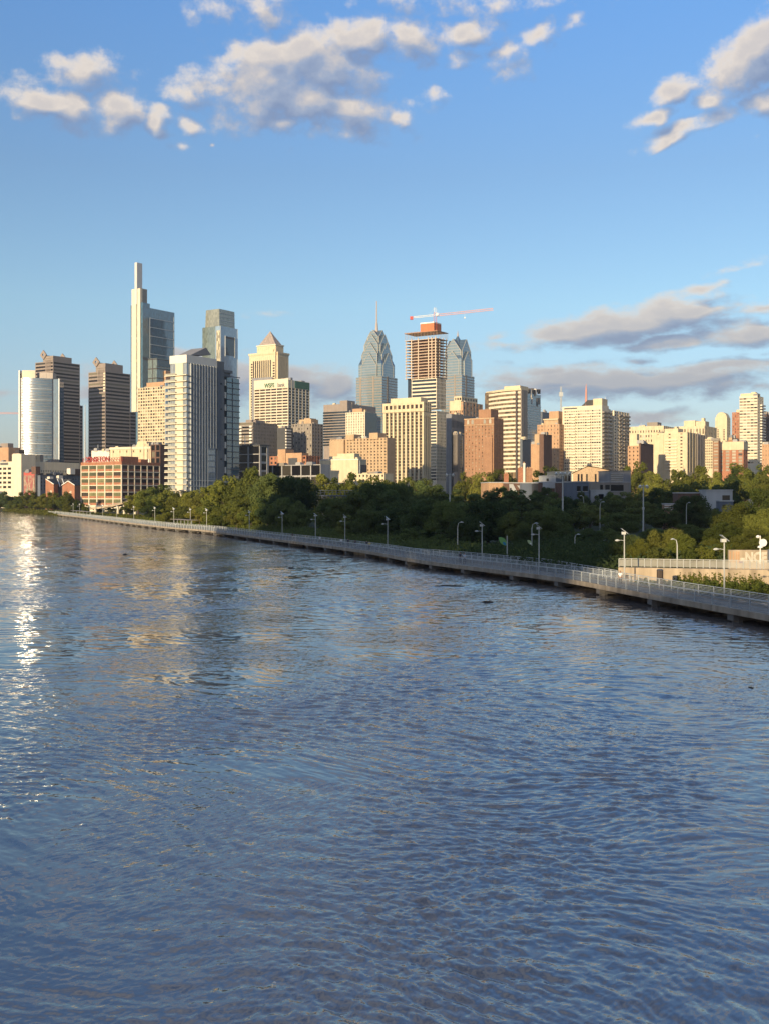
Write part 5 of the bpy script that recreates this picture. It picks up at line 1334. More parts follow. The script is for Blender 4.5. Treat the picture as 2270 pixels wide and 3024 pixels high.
mt['fadedwhite'] = M('faded_white_paint', (.52, .46, .36), var=.3, scale=1.5); mt['purple'] = M('purple_paint', (.10, .05, .20)); mt['wood'] = M('wet_wood', (.06, .045, .035), var=.3, scale=2)
t = thing('graffiti_wall', 'concrete wall covered in white graffiti letters beside the trail at the right', 'wall', (PX(2150, 150), 150, 1.5), R_(-4))
wl = PX(2290, 150)-PX(2150, 150); zt = PZ(1622, 150)-1.5; z0 = PZ(1662, 150)-1.5
m = MB(); m.box(0, wl, 0, .5, -1, zt-.1); m.build('wall', 'concrete', t)
m = MB()
for i, x in enumerate((.1, .55, .95, 1.25)): m.box(x, x+.22, -.02, .05, z0, zt-.3)
m.build('painted_stripe', 'orange', t)
text('NCE', 1.9, 'fadedwhite', t, (2.2, -.05, z0+.12), (R_(90), 0, 0), ext=.02, bold=.10, sx=.78, name='graffiti_letters')
m = MB(); m.box(1.55, 2.2, -.03, .02, z0+.1, z0+.7); m.build('painted_patch', 'fadedwhite', t)
m = MB(); m.box(1.4, 1.95, -.05, .02, z0-.02, z0+.2); m.build('painted_blot', 'purple', t)
m = MB(); m.box(5.25, 6.4, -.06, .1, z0, zt); m.build('door_panel', 'slate', t)

# dark mooring pile and reeds
t = thing('mooring_pile', 'dark wooden mooring pile in the water in front of the retaining wall', 'pile', (PX(1947, 131), 131, 0))
m = MB(); m.tube([(0, 0, -3), (0, 0, PZ(1684, 131))], [.42, .40], 10); m.build('shaft', 'wood', t)
m = MB(); m.tube([(0, 0, PZ(1684, 131)), (0, 0, PZ(1682, 131)+.05)], [.44, .3], 10); m.build('cap', 'dark', t)

# ================================================================ trees
def leaf_mat(name, dark, light, warm):
    m = bpy.data.materials.new(name); m.use_nodes = True; t = m.node_tree; t.nodes.clear()
    co = N(t, 'ShaderNodeTexCoord').outputs['Object']
    n1 = N(t, 'ShaderNodeTexNoise', ins={'Vector': co, 'Scale': .9, 'Detail': 3}).outputs[0]
    isl = N(t, 'ShaderNodeNewGeometry').outputs['Random Per Island']; ob = N(t, 'ShaderNodeObjectInfo').outputs['Random']
    c = RAMP(t, MT(t, 'ADD', MT(t, 'MULTIPLY', n1, .55), MT(t, 'MULTIPLY', isl, .45)), [(.25, dark), (.7, light)])
    c = MIXC(t, MT(t, 'MULTIPLY', ob, .6), c, (*warm, 1))
    c = MIXC(t, 1.0, c, RAMP(t, MT(t, 'FRACT', MT(t, 'MULTIPLY', ob, 7.3)), [(0, (.6, .66, .72)), (1, (1.5, 1.4, 1.15))]), 'MULTIPLY')
    d = N(t, 'ShaderNodeBsdfDiffuse', ins={0: c, 1: .6}); tr = N(t, 'ShaderNodeBsdfTranslucent', ins={0: c})
    N(t, 'ShaderNodeOutputMaterial', ins={0: N(t, 'ShaderNodeMixShader', ins={0: .38, 1: d.outputs[0], 2: tr.outputs[0]}).outputs[0]})
    return m
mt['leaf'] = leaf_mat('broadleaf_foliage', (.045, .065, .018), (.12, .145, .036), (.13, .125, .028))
mt['leafyel'] = leaf_mat('sunlit_foliage', (.075, .105, .026), (.20, .225, .055), (.20, .18, .045))  # for sunlit trees: brighter and yellower, the sunlight is put into the colour
mt['leafdark'] = leaf_mat('shaded_foliage', (.055, .09, .036), (.125, .165, .062), (.12, .135, .048))  # for trees standing in shade: the shade is put into the colour
mt['bark'] = M('bark', (.07, .052, .038), var=.35, scale=2)
def crown(seed, n, leaf, tall=1.0, gap=.0, low=.0):
    """leaves of a crown about 1 across (radius 1, height 2*tall from z=0), gathered in clumps on limbs"""
    g = np.random.RandomState(seed); cl = []
    k = 58 if n > 15000 else 34
    while len(cl) < k:
        p = g.uniform(-1, 1, 3); r = np.linalg.norm(p)
        if r > .92 or r < .3: continue
        if p[2] < -.75+low: continue
        cl.append((p*np.array([1, 1, 1]), g.uniform(.17, .31)*(1.1-.3*max(0, p[2]))))
    cl.append((np.zeros(3), .42))
    w = np.array([c[1]**2 for c in cl]); w /= w.sum(); idx = g.choice(len(cl), n, p=w)
    C = np.array([c[0] for c in cl])[idx]; Rr = np.array([c[1] for c in cl])[idx]
    d = g.normal(size=(n, 3)); d /= np.linalg.norm(d, axis=1)[:, None]
    rad = Rr*(.70+.38*g.rand(n)**.6+(g.rand(n) < .07)*.35)
    pos = C+d*rad[:, None]*np.array([1, 1, .85])
    nrm = d*1.0+pos*.25+g.normal(size=(n, 3))*.38; nrm /= np.linalg.norm(nrm, axis=1)[:, None]
    a = np.cross(nrm, g.normal(size=(n, 3))); a /= np.linalg.norm(a, axis=1)[:, None]; b = np.cross(nrm, a)
    s = leaf*g.uniform(.55, 1.35, n)[:, None]
    bend = nrm*s*.35
    V = np.stack([pos-a*s, pos-b*s*.55+bend*.4, pos+a*s, pos+b*s*.6+bend*.5], 1)
    V = V*np.array([1, 1, tall])+np.array([0, 0, tall])
    V[..., 2] = np.maximum(V[..., 2], 0)
    return V.reshape(-1, 3), np.arange(n*4).reshape(n, 4)
def tree_proto(seed, n, leaf, mat, hgt=14., rad=5., base=.22, tall=None, low=0.):
    """tree of real size: crown over a tapered trunk with limbs"""
    t = thing('tree', '', 'tree'); g = random.Random(seed)
    ch = hgt*(1-base); V, q = crown(seed, n, leaf/rad, ch/2/rad, low=low)
    V = V*rad; V[:, 2] += hgt*base
    o = raw('crown', V, q, mat, smooth=False); o.parent = t
    m = MB(); r0 = .028*hgt
    m.tube([(0, 0, -.6), (0, 0, .5), (.1, .05, hgt*base), (.2, -.1, hgt*.55), (.1, .1, hgt*.8)], [r0*1.5, r0, r0*.8, r0*.45, r0*.12], 8)
    for k in range(7):
        a = k*2.4+g.random(); z = hgt*(base+.05+.08*k*(1-base)); e = rad*(.75-.05*k)
        m.tube([(0, 0, z), (e*.5*math.cos(a), e*.5*math.sin(a), z+hgt*.09), (e*math.cos(a), e*math.sin(a), z+hgt*.2)], [r0*.4, r0*.26, r0*.06], 5)
    m.build('trunk', 'bark', t)
    return t
PROTO = {}
for key, n, leaf, mat in (('leaf', 7500, .30, 'leaf'), ('leafyel', 7500, .30, 'leafyel'), ('leafdark', 7500, .34, 'leafdark')):
    PROTO[key] = [tree_proto(s, n, leaf, mat, base=.2 if s % 2 else .14) for s in (1, 2, 3, 4)]
PROTO['fine'] = [tree_proto(s, 26000, .17, 'leaf', base=.06, low=-.3) for s in (11, 12)]
PROTO['fineyel'] = [tree_proto(s, 30000, .16, 'leafyel', base=.05, low=-.3) for s in (13, 14)]
PROTO['finedark'] = [tree_proto(s, 22000, .19, 'leafdark', base=.06, low=-.3) for s in (15, 16)]
PROTO['bush'] = [tree_proto(s, 5000, .20, 'leaf', hgt=6, rad=3.2, base=.02, low=-.3) for s in (21, 22)]
PROTO['bushyel'] = [tree_proto(s, 6000, .18, 'leafyel', hgt=6, rad=3.2, base=.02, low=-.3) for s in (23, 24)]
index_children()
# landmarks to name each tree by
LM = [(60, 'the cream office block'), (135, 'the mural house'), (210, 'the brick gable houses'), (330, 'the red brick factory'), (470, 'the riverside ramp'), (600, 'the white finned tower'), (690, 'the tower glass wing'), (760, 'the grey framed building'), (900, 'the grey framed warehouse'), (1020, 'the blank cream block'), (1110, 'the low cream row building'), (1210, 'the cream piered tower'), (1320, 'the striped construction tower'), (1430, 'the brown brick apartment house'), (1540, 'the curved cream tower'), (1650, 'the stepped orange brick building'), (1780, 'the cream apartment slab'), (1900, 'the dark blank block'), (2010, 'the cream balcony tower'), (2110, 'the broad tan building'), (2190, 'the red brick block'), (2400, 'the right edge block')]
def landmark(px):
    for x, n in LM:
        if px <= x: return n
    return LM[-1][1]
TREES = []   # px, y of the top (photo), distance, width px, kind
def T(px, yt, D, w, kind): TREES.append((px, yt, D, w, kind))
# far left bank
def bankD(px): return float(np.interp(px, [-100, 37, 216, 322], [960, 822, 648, 575]))
for px, yt, w, k in ((-20, 1444, 60, 'leafdark'), (18, 1450, 56, 'leafdark'), (46, 1466, 46, 'leaf'), (66, 1452, 54, 'leaf'), (92, 1448, 52, 'leaf'), (118, 1458, 48, 'leaf'), (142, 1450, 52, 'leaf'), (168, 1454, 50, 'leaf'), (190, 1450, 50, 'leaf'), (212, 1456, 46, 'leaf'), (2, 1474, 40, 'leaf'), (230, 1478, 34, 'leaf'), (252, 1486, 30, 'leaf'), (105, 1472, 44, 'leaf'), (56, 1480, 40, 'leaf'), (155, 1474, 44, 'leaf'), (205, 1484, 36, 'leaf'), (30, 1482, 36, 'leafdark')):
    T(px, yt, bankD(px)+(28 if yt < 1470 else 14), w, k)
for px, yt, w, k in ((290, 1496, 30, 'leaf'), (326, 1496, 32, 'leaf'), (350, 1500, 30, 'leaf')): T(px, yt, 640, w, k)
# sunlit bank, left of the middle
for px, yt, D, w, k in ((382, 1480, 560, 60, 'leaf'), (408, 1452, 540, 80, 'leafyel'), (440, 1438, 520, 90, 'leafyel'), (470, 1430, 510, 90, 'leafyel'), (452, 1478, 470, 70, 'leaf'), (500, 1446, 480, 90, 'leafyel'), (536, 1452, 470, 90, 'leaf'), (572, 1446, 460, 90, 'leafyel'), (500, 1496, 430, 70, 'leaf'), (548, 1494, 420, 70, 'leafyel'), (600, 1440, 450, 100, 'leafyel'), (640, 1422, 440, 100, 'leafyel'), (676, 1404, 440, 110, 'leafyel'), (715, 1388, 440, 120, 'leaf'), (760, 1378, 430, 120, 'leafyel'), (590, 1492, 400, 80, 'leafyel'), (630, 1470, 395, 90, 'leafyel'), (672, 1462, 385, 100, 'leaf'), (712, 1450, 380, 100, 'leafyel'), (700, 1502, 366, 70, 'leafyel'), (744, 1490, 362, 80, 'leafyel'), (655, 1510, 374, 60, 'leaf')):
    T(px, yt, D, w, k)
# shaded middle
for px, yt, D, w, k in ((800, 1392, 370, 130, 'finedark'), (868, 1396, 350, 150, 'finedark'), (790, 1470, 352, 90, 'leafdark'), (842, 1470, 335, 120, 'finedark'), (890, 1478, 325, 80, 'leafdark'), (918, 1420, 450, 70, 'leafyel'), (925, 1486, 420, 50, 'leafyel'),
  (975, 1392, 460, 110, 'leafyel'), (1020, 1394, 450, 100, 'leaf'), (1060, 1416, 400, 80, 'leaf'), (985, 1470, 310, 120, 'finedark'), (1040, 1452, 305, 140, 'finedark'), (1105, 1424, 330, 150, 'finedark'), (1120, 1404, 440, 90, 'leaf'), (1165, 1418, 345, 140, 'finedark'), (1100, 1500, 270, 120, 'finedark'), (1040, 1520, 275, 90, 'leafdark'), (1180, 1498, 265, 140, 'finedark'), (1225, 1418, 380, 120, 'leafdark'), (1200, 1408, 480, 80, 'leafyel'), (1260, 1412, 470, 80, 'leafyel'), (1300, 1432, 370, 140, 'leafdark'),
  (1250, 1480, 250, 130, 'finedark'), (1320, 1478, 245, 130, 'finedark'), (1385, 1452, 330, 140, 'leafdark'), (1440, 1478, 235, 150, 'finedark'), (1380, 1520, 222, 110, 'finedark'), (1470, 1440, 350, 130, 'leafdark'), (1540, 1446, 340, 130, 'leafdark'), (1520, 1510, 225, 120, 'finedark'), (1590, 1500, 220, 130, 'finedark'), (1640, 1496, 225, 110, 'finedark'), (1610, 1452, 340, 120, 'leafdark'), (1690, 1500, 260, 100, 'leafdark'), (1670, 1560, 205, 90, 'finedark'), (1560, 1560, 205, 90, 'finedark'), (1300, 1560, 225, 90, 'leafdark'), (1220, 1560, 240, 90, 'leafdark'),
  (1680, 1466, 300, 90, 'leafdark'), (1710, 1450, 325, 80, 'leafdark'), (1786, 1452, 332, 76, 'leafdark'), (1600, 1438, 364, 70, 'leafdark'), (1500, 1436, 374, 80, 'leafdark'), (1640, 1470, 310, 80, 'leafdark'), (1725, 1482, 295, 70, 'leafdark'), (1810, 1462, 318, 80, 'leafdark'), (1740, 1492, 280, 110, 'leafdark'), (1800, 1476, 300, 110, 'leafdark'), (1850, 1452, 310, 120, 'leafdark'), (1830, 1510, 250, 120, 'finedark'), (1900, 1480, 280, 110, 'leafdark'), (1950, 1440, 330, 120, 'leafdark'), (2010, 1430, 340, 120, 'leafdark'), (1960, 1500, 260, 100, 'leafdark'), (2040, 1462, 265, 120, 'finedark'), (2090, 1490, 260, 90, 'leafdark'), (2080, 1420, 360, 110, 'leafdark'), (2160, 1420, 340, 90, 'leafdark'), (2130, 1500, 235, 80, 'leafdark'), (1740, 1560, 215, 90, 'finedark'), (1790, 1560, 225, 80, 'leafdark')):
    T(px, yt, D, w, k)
# lit tree tops beyond
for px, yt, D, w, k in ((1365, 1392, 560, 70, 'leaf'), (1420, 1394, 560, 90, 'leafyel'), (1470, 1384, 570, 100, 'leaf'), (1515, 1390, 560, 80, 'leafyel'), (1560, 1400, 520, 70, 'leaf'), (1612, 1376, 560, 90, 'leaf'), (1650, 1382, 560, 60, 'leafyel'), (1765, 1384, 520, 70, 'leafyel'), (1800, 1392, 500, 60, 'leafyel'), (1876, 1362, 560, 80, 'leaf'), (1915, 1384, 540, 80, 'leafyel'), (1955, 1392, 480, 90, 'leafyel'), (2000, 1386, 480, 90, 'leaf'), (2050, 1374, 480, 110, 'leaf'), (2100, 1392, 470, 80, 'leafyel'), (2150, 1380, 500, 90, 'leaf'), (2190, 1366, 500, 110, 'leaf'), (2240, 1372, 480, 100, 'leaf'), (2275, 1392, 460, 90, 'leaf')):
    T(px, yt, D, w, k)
# right, near and sunlit
for px, yt, D, w, k in ((2240, 1436, 205, 160, 'fine'), (2180, 1482, 195, 150, 'fine'), (2270, 1500, 178, 150, 'fineyel'), (2140, 1540, 190, 110, 'fine'), (2215, 1560, 168, 140, 'fine'), (2100, 1590, 176, 90, 'fine'), (2290, 1570, 170, 110, 'fine'), (2075, 1556, 205, 100, 'finedark'), (2030, 1548, 215, 90, 'finedark'), (2112, 1572, 192, 80, 'fine'), (1930, 1556, 200, 90, 'finedark'), (1985, 1560, 190, 90, 'finedark')):
    T(px, yt, D, w, k)
for px, yt, D, w, k in ((1975, 1548, 160, 130, 'fineyel'), (2010, 1576, 156, 100, 'fine'), (1850, 1572, 158, 120, 'finedark'), (1890, 1590, 154, 90, 'fine'), (1820, 1600, 165, 80, 'finedark'), (2070, 1612, 152, 80, 'bush'), (2120, 1606, 154, 80, 'bush'), (2040, 1620, 150, 60, 'bush'), (1945, 1604, 150, 80, 'bushyel')):
    T(px, yt, D, w, k)
def look(k, yt): return {'leaf': 'green leafy', 'leafyel': 'sunlit olive', 'leafdark': 'dark shaded', 'fine': 'green bushy', 'fineyel': 'sunlit yellow green', 'finedark': 'broad dark', 'bush': 'low green', 'bushyel': 'low sunlit'}[k]
bylm = {}
for q in TREES: bylm.setdefault((landmark(q[0]), q[4], 'near' if q[2] < 300 else 'far'), []).append(q)
protoused = set()
for key, L in bylm.items():
    L.sort(key=lambda q: q[0])
    for i, (px, yt, D, w, k) in enumerate(L):
        x = PX(px, D); z = gz(x, D); h = PZ(yt, D)-z; rad = w/F*D/2
        row = {'near': 'by the trail', 'far': 'farther back'}[key[2]] if px > 270 else 'on the far bank'
        lab = f'{look(k, yt)} {"bush" if "bush" in k else "tree"} {row} below {key[0]}'
        if len(L) > 1: lab += f', {ORD[i]} from the left' if i < len(L)-1 else ', rightmost'
        P = PROTO[k]; j = (int(px)*7+int(D)) % len(P); pr = P[j]
        base_h, base_r = (6, 3.2) if 'bush' in k else (14, 5)
        s = (rad/base_r, rad/base_r, h/base_h)
        grp = 'riverside bushes' if 'bush' in k else 'trees along the bank'
        if pr.name not in protoused:
            protoused.add(pr.name); o = pr; o.location = (x, D, z); o.scale = s; o['label'] = lab; o['group'] = grp; o.rotation_euler = (0, 0, px % 6.28)
        else: o = dup(pr, (x, D, z), px % 6.28, lab, grp, s)
        if 'bush' in k: o['category'] = 'bush'
for P in PROTO.values():
    for pr in P:
        if pr.name not in protoused:
            for c in ALLCH.get(pr.name, []): bpy.data.objects.remove(c)
            bpy.data.objects.remove(pr)
# undergrowth: ground cover nobody could count
def undergrowth(name, P0, P1, wid, n, h, mat, label, leaf=.28, seed=5, zoff=0):
    g = np.random.RandomState(seed); pts = []
    a, b = np.array(P0), np.array(P1); d = (b-a)/np.linalg.norm(b-a); nn = np.array([d[1], -d[0]])
    u = g.rand(n); v = g.rand(n); base = a+(b-a)*u[:, None]+nn*(v*wid)[:, None]
    hh = h*(.35+.65*np.abs(np.sin(u*37+2*np.sin(u*91)))*g.uniform(.6, 1.1, n))*g.rand(n)**.7
    z = np.maximum(ground_z(base[:, 0], base[:, 1]), .05)+hh+zoff
    pos = np.stack([base[:, 0], base[:, 1], np.maximum(z, .02)], -1)
    A = g.normal(size=(n, 3)); A /= np.linalg.norm(A, axis=1)[:, None]; B = np.cross(A, g.normal(size=(n, 3))); B /= np.linalg.norm(B, axis=1)[:, None]
    s = leaf*g.uniform(.5, 1.3, n)[:, None]
    V = np.stack([pos-A*s, pos-B*s*.6, pos+A*s, pos+B*s*.6], 1).reshape(-1, 3)
    V[:, 2] = np.maximum(V[:, 2], .0)
    tag(raw(name, V, np.arange(n*4).reshape(n, 4), mat, False), label, kind='stuff')
undergrowth('reeds', (31, 138), (62, 129.6), 3.2, 16000, 1.3, 'leafyel', 'rough reeds and weeds along the foot of the retaining wall', .12, 3, .1)
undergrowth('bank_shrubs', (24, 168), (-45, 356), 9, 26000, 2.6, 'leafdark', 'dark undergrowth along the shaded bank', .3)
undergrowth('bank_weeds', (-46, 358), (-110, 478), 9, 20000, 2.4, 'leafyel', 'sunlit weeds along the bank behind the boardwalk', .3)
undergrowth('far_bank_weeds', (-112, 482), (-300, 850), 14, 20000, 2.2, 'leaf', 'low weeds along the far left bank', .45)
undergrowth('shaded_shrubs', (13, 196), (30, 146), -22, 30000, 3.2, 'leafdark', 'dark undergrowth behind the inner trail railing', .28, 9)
undergrowth('wall_creepers', (37, 137.2), (47, 134.6), .5, 2600, 2.2, 'leaf', 'creepers and saplings hanging on the retaining wall', .14, 12, .2)
undergrowth('trail_shrubs', (33, 142), (66, 134), 10, 16000, 1.6, 'leaf', 'low shrubs behind the trail fence', .2)
# ================================================================ houses in the trees, poles, people, small things
def house(name, label, xl, xr, yt, yb, D, mat, dep=12, ang=8, windows=(), cat='house', roof=None):
    """house front between two columns of the photograph, windows as (x, y, w, h) fractions"""
    x0, x1 = PX(xl, D), PX(xr, D); zt, zb = PZ(yt, D), PZ(yb, D)
    zg = min(gz((x0+x1)/2, D), zb)
    r = thing(name, label, cat, (x0, D, zg), R_(ang)); w = (x1-x0)/math.cos(R_(ang)); h = zt-zg
    m = MB(); m.box(0, w, 0, dep, -2, h); m.build('wall', mat, r)
    for fx, fy, fw, fh in windows:
        m = MB(); zz = zt-(zt-zb)*(fy+fh)-zg
        m.box(w*fx, w*(fx+fw), -.08, .03, zz, zz+(zt-zb)*fh); o = m.build('window', 'win', r)
        f = MB(); f.box(w*fx-.1, w*(fx+fw)+.1, -.12, -.02, zz-.15, zz-.01); f.build('sill', 'grey', o)
    m = MB(); m.box(-.15, w+.15, -.2, dep, h, h+.3); m.build('roof', roof or 'housewhite', r)
    return r, w, h
house('terrace_house', 'salmon brick terrace house with a pale parapet among the dark trees', 1441, 1489, 1426, 1452, 390, 'orange', windows=((.45, .5, .12, .4),))
r, w, h = house('painted_house', 'house with a white and dark painted mural next to the salmon terrace house', 1490, 1538, 1427, 1452, 388, 'darkbrick', windows=((.3, .55, .1, .4),))
m = MB(); m.poly([(w*.25, -.06, h-.3), (w*.5, -.06, h-.3), (w*.75, -.06, h-3.2), (w*.3, -.06, h-3.2)]); m.poly([(w*.75, -.06, h-.8), (w*.98, -.06, h-.8), (w*.98, -.06, h-2.6)]); m.build('painted_panel', 'housewhite', r)
house('terrace_house', 'blue grey painted terrace house with a pale parapet, third of the row', 1539, 1574, 1427, 1452, 386, 'bluegrey')
house('terrace_house', 'dark brick terrace house with a white corner post at its left', 1575, 1597, 1428, 1455, 384, 'dark')
r, w, h = house('garage_house', 'dark brick house carrying a big white panel above its doors', 1598, 1642, 1425, 1462, 380, 'darkbrick', windows=((.3, .55, .1, .4), (.5, .55, .1, .4)))
m = MB(); m.box(.3, w-.5, -.5, -.05, h-2.0, h-.05); m.build('white_panel', 'housewhite', r); m = MB(); m.box(w-.6, w-.3, -.6, -.2, h-4.5, h-.02); m.build('white_post', 'white', r)
house('rooftop_house', 'small white roof house with one dark window above the white panel', 1603, 1640, 1407, 1424, 392, 'housewhite', dep=6, windows=((.25, .35, .18, .45),))
house('modern_house', 'dark blue grey modern house with tall glazing, left of the tan church', 1641, 1687, 1394, 1426, 400, 'slate', windows=((.35, .35, .14, .5), (.55, .3, .14, .55), (.78, .3, .12, .55)), roof='slate')
house('terrace_house', 'long dark brick terrace house behind the tall left light mast', 1643, 1697, 1426, 1475, 378, 'darkbrick', windows=((.3, .4, .12, .2), (.6, .4, .12, .2)))
house('corner_house', 'tall blue grey corner house with three dark windows', 1698, 1738, 1424, 1500, 330, 'bluegrey', windows=((.1, .15, .28, .2), (.55, .15, .38, .2), (.1, .7, .3, .2)))
r, w, h = house('modern_house', 'wide beige modern house with a row of black windows', 1741, 1862, 1425, 1470, 350, 'taupe', windows=((.25, .15, .07, .4), (.38, .15, .11, .4), (.52, .15, .32, .4)), roof='grey')
house('white_house', 'plain white lower house with one square window before the beige modern house', 1742, 1800, 1449, 1478, 335, 'housewhite', windows=((.42, .35, .27, .5),))
r, w, h = house('louvred_house', 'dark grey roof storey with white horizontal louvres above the beige modern house', 1800, 1863, 1392, 1426, 372, 'midgrey', roof='slate')
m = MB()
for k in range(6): m.box(.2, w*.65, -.15, -.02, h-1.0-k*.62, h-.75-k*.62)
m.build('louvre', 'grey', r)
m = MB(); m.box(.3, w*.6, -.1, -.01, h-4, h-.7); m.build('window', 'winblue', r)
def church():
    D = 430; r = thing('brick_church', 'tan brick church with a curved grey roof between modern house and golden tree', 'church', (PX(1690, D), D, 6), R_(-10))
    w = (PX(1805, D)-PX(1690, D)); z = lambda py: PZ(py, D)-6
    m = MB(); m.poly([(0, 0, -2), (w, 0, -2), (w, 0, z(1392)), (w*.62, 0, z(1382)), (w*.38, 0, z(1378)), (0, 0, z(1398))]); m.box(0, w, .05, 18, -2, z(1400)); m.build('wall', 'tan', r)
    m = MB(); P = [(-.4, z(1398)+.1), (w*.38, z(1376)), (w*.62, z(1380)), (w+.4, z(1391))]
    for a, c in zip(P, P[1:]): m.quad((a[0], -.5, a[1]), (c[0], -.5, c[1]), (c[0], 18, c[1]), (a[0], 18, a[1]))
    m.build('roof', 'grey', r)
    for k in (.12, .2, .33, .55): m = MB(); m.box(w*k, w*k+.7, -.06, .05, 2, z(1394)-.8); m.build('window', 'win', r)
church()
for px, yt, yb, D, mat, w, lab in ((1493, 1399, 1420, 440, 'redbrick', 13, 'orange brick chimney stack among tree tops below the curved cream tower'), (1536, 1382, 1401, 480, 'redbrick', 16, 'left orange brick chimney block beside the pale chimney'), (1546, 1368, 1398, 470, 'white', 6, 'slim pale chimney standing out of the tree tops'), (1560, 1383, 1401, 482, 'brick', 18, 'brown brick chimney block right of the pale chimney')):
    x = PX(px, D); t = thing('chimney_stack', lab, 'chimney', (x, D, gz(x, D))); zz = PZ(yt, D)-gz(x, D); hw = w/F*D/2
    m = MB(); m.box(-hw, hw, -hw, hw, -1, zz); m.build('stack', mat, t); m = MB(); m.box(-hw-.12, hw+.12, -hw-.12, hw+.12, zz-.5, zz-.2); m.build('collar', mat, t)
    for q in (-.4, .4): m = MB(); m.tube([(q*hw, 0, zz), (q*hw, 0, zz+.6)], [hw*.3, hw*.25], 8); m.build('chimney_pot', 'orange', t)
house('white_house', 'white flat roofed house in the shaded trees near the right edge', 2082, 2158, 1449, 1485, 300, 'housewhite', ang=-8, windows=((.62, .38, .28, .55),))
house('blue_shed', 'pale blue grey shed below the white flat roofed house', 2124, 2162, 1481, 1505, 285, 'bluegrey', ang=-8, dep=6, cat='shed', windows=((.2, .4, .2, .4),))
house('brick_house', 'brown brick house with a pale roof edge left of the white flat roofed house', 2000, 2062, 1457, 1495, 310, 'darkbrick', ang=-8, windows=((.4, .3, .12, .4),))
r, w, h = house('striped_shed', 'small brick shed with white slatted top in the dark trees', 1960, 1996, 1490, 1520, 280, 'brick', ang=-8, dep=5, cat='shed')
m = MB()
for k in range(3): m.box(0, w, -.12, -.02, h-.35-k*.55, h-.1-k*.55)
m.build('slat', 'white', r)
# warehouse roofs at the tree line
# ---- elevated ramp by the factory
def ramp():
    t = thing('elevated_ramp', 'pale concrete elevated ramp on pillars in front of the red brick factory', 'ramp')
    P = [(262, 1502, 640), (300, 1500, 636), (345, 1493, 625), (385, 1483, 610), (418, 1477, 590), (440, 1478, 575)]
    pts = [Vector((PX(a, d), d, PZ(b, d))) for a, b, d in P]
    m = MB(); m2 = MB()
    for a, b in zip(pts, pts[1:]): m.bar(a, b, 4.5, 1.0); m2.bar(a+Vector((0, -2.2, 1.2)), b+Vector((0, -2.2, 1.2)), .12); m2.bar(a+Vector((0, -2.2, .8)), b+Vector((0, -2.2, .8)), .08)
    m.build('deck', 'concrete', t); 
    for a, b in zip(pts, pts[1:]):
        for k in range(6): c = a+(b-a)*k/6; m2.bar(c+Vector((0, -2.2, .4)), c+Vector((0, -2.2, 1.25)), .08)
    m2.build('railing', 'pole', t)
    for a, b, d in ((283, 1502, 634), (349, 1495, 620), (368, 1490, 612), (381, 1487, 606), (400, 1484, 598)):
        m = MB(); x = PX(a, d); m.tube([(x, d, gz(x, d)-1), (x, d, PZ(b, d))], [.75, .7], 10); m.build('pillar', 'palecream', t)
ramp()
# ---- steel footbridge in the trees
t = thing('steel_footbridge', 'dark steel truss footbridge half hidden in the shaded trees', 'bridge', (PX(935, 380), 380, PZ(1462, 380)))
L = PX(1042, 380)-PX(935, 380); hh = PZ(1448, 380)-PZ(1462, 380)
m = MB(); m.box(0, L, 0, 2.5, -.4, 0); m.build('deck', 'bluegrey', t)
m = MB(); m.bar((0, 0, hh), (L, 0, hh), .18); m.bar((0, 0, hh*.5), (L, 0, hh*.5), .1)
for k in range(10): m.bar((L*k/9, 0, 0), (L*k/9, 0, hh), .14)
m.build('railing', 'bluegrey', t)
m = MB()
for k in range(9): m.bar((L*k/9, .1, -.3), (L*(k+1)/9, .1, -1.4), .25); m.bar((L*(k+1)/9, .1, -.3), (L*k/9, .1, -1.4), .2)
m.build('truss', 'dark', t)
for q in (.02, .5, .98): m = MB(); m.box(L*q-.4, L*q+.4, .3, 2.2, -12, -.4); m.build('bridge_pier', 'dark', t)
# ---- tall light masts
def light_mast(px, yt, yb, D, label, arms, r=.16):
    x = PX(px, D); z = gz(x, D); h = PZ(yt, D)-z
    t = thing('light_mast', label, 'light mast', (x, D, z)); m = MB(); m.tube([(0, 0, -1), (0, 0, h*.5), (0, 0, h)], [r*1.3, r, r*.7], 8); m.build('pole', 'pole', t)
    m = MB(); m.bar((-arms, 0, h-.3), (arms, 0, h-.3), .12); m.build('crossarm', 'pole', t)
    for s in (-1, -.33, .33, 1) if arms > 1.2 else (-1, 1):
        m = MB(); m.tube([(s*arms, -.35, h-.55), (s*arms, .05, h-.2)], [.38, .2], 10); m.build('floodlight', 'whitepaint', t)
    m = MB(); m.box(-.22, .22, -.2, .2, h*.55, h*.55+.5); m.build('control_box', 'pole', t)
light_mast(1327, 1398, 1495, 300, 'tall floodlight mast in the trees below the brown brick apartment house', .9)
light_mast(1660, 1394, 1535, 262, 'tall floodlight mast with a cluster of lamps before the dark blue modern house', 1.6, .2)
light_mast(1898, 1431, 1560, 235, 'tall floodlight mast with two bright round lamps, right of beige modern house', .75)
def street_lamp(px, yt, D, label, arm=1.2, head='flat'):
    x = PX(px, D); z = gz(x, D); h = PZ(yt, D)-z
    t = thing('street_lamp', label, 'street lamp', (x, D, z)); m = MB(); m.tube([(0, 0, -.5), (0, 0, h*.85), (arm*.15, 0, h*.97), (arm*.6, 0, h)], [.10, .075, .055, .04], 8); m.build('pole', 'pole', t)
    m = MB(); m.tube([(arm*.45, 0, h), (arm*.75, 0, h+.02), (arm*1.1, 0, h-.04)], [.05, .12, .05], 8); m.build('lamp_head', 'steel', t)
street_lamp(1770, 1482, 250, 'slim curved street lamp in front of the dark trees below the beige modern house', 1.0)
street_lamp(1722, 1464, 300, 'short street lamp before the blue grey corner house', -1.0)
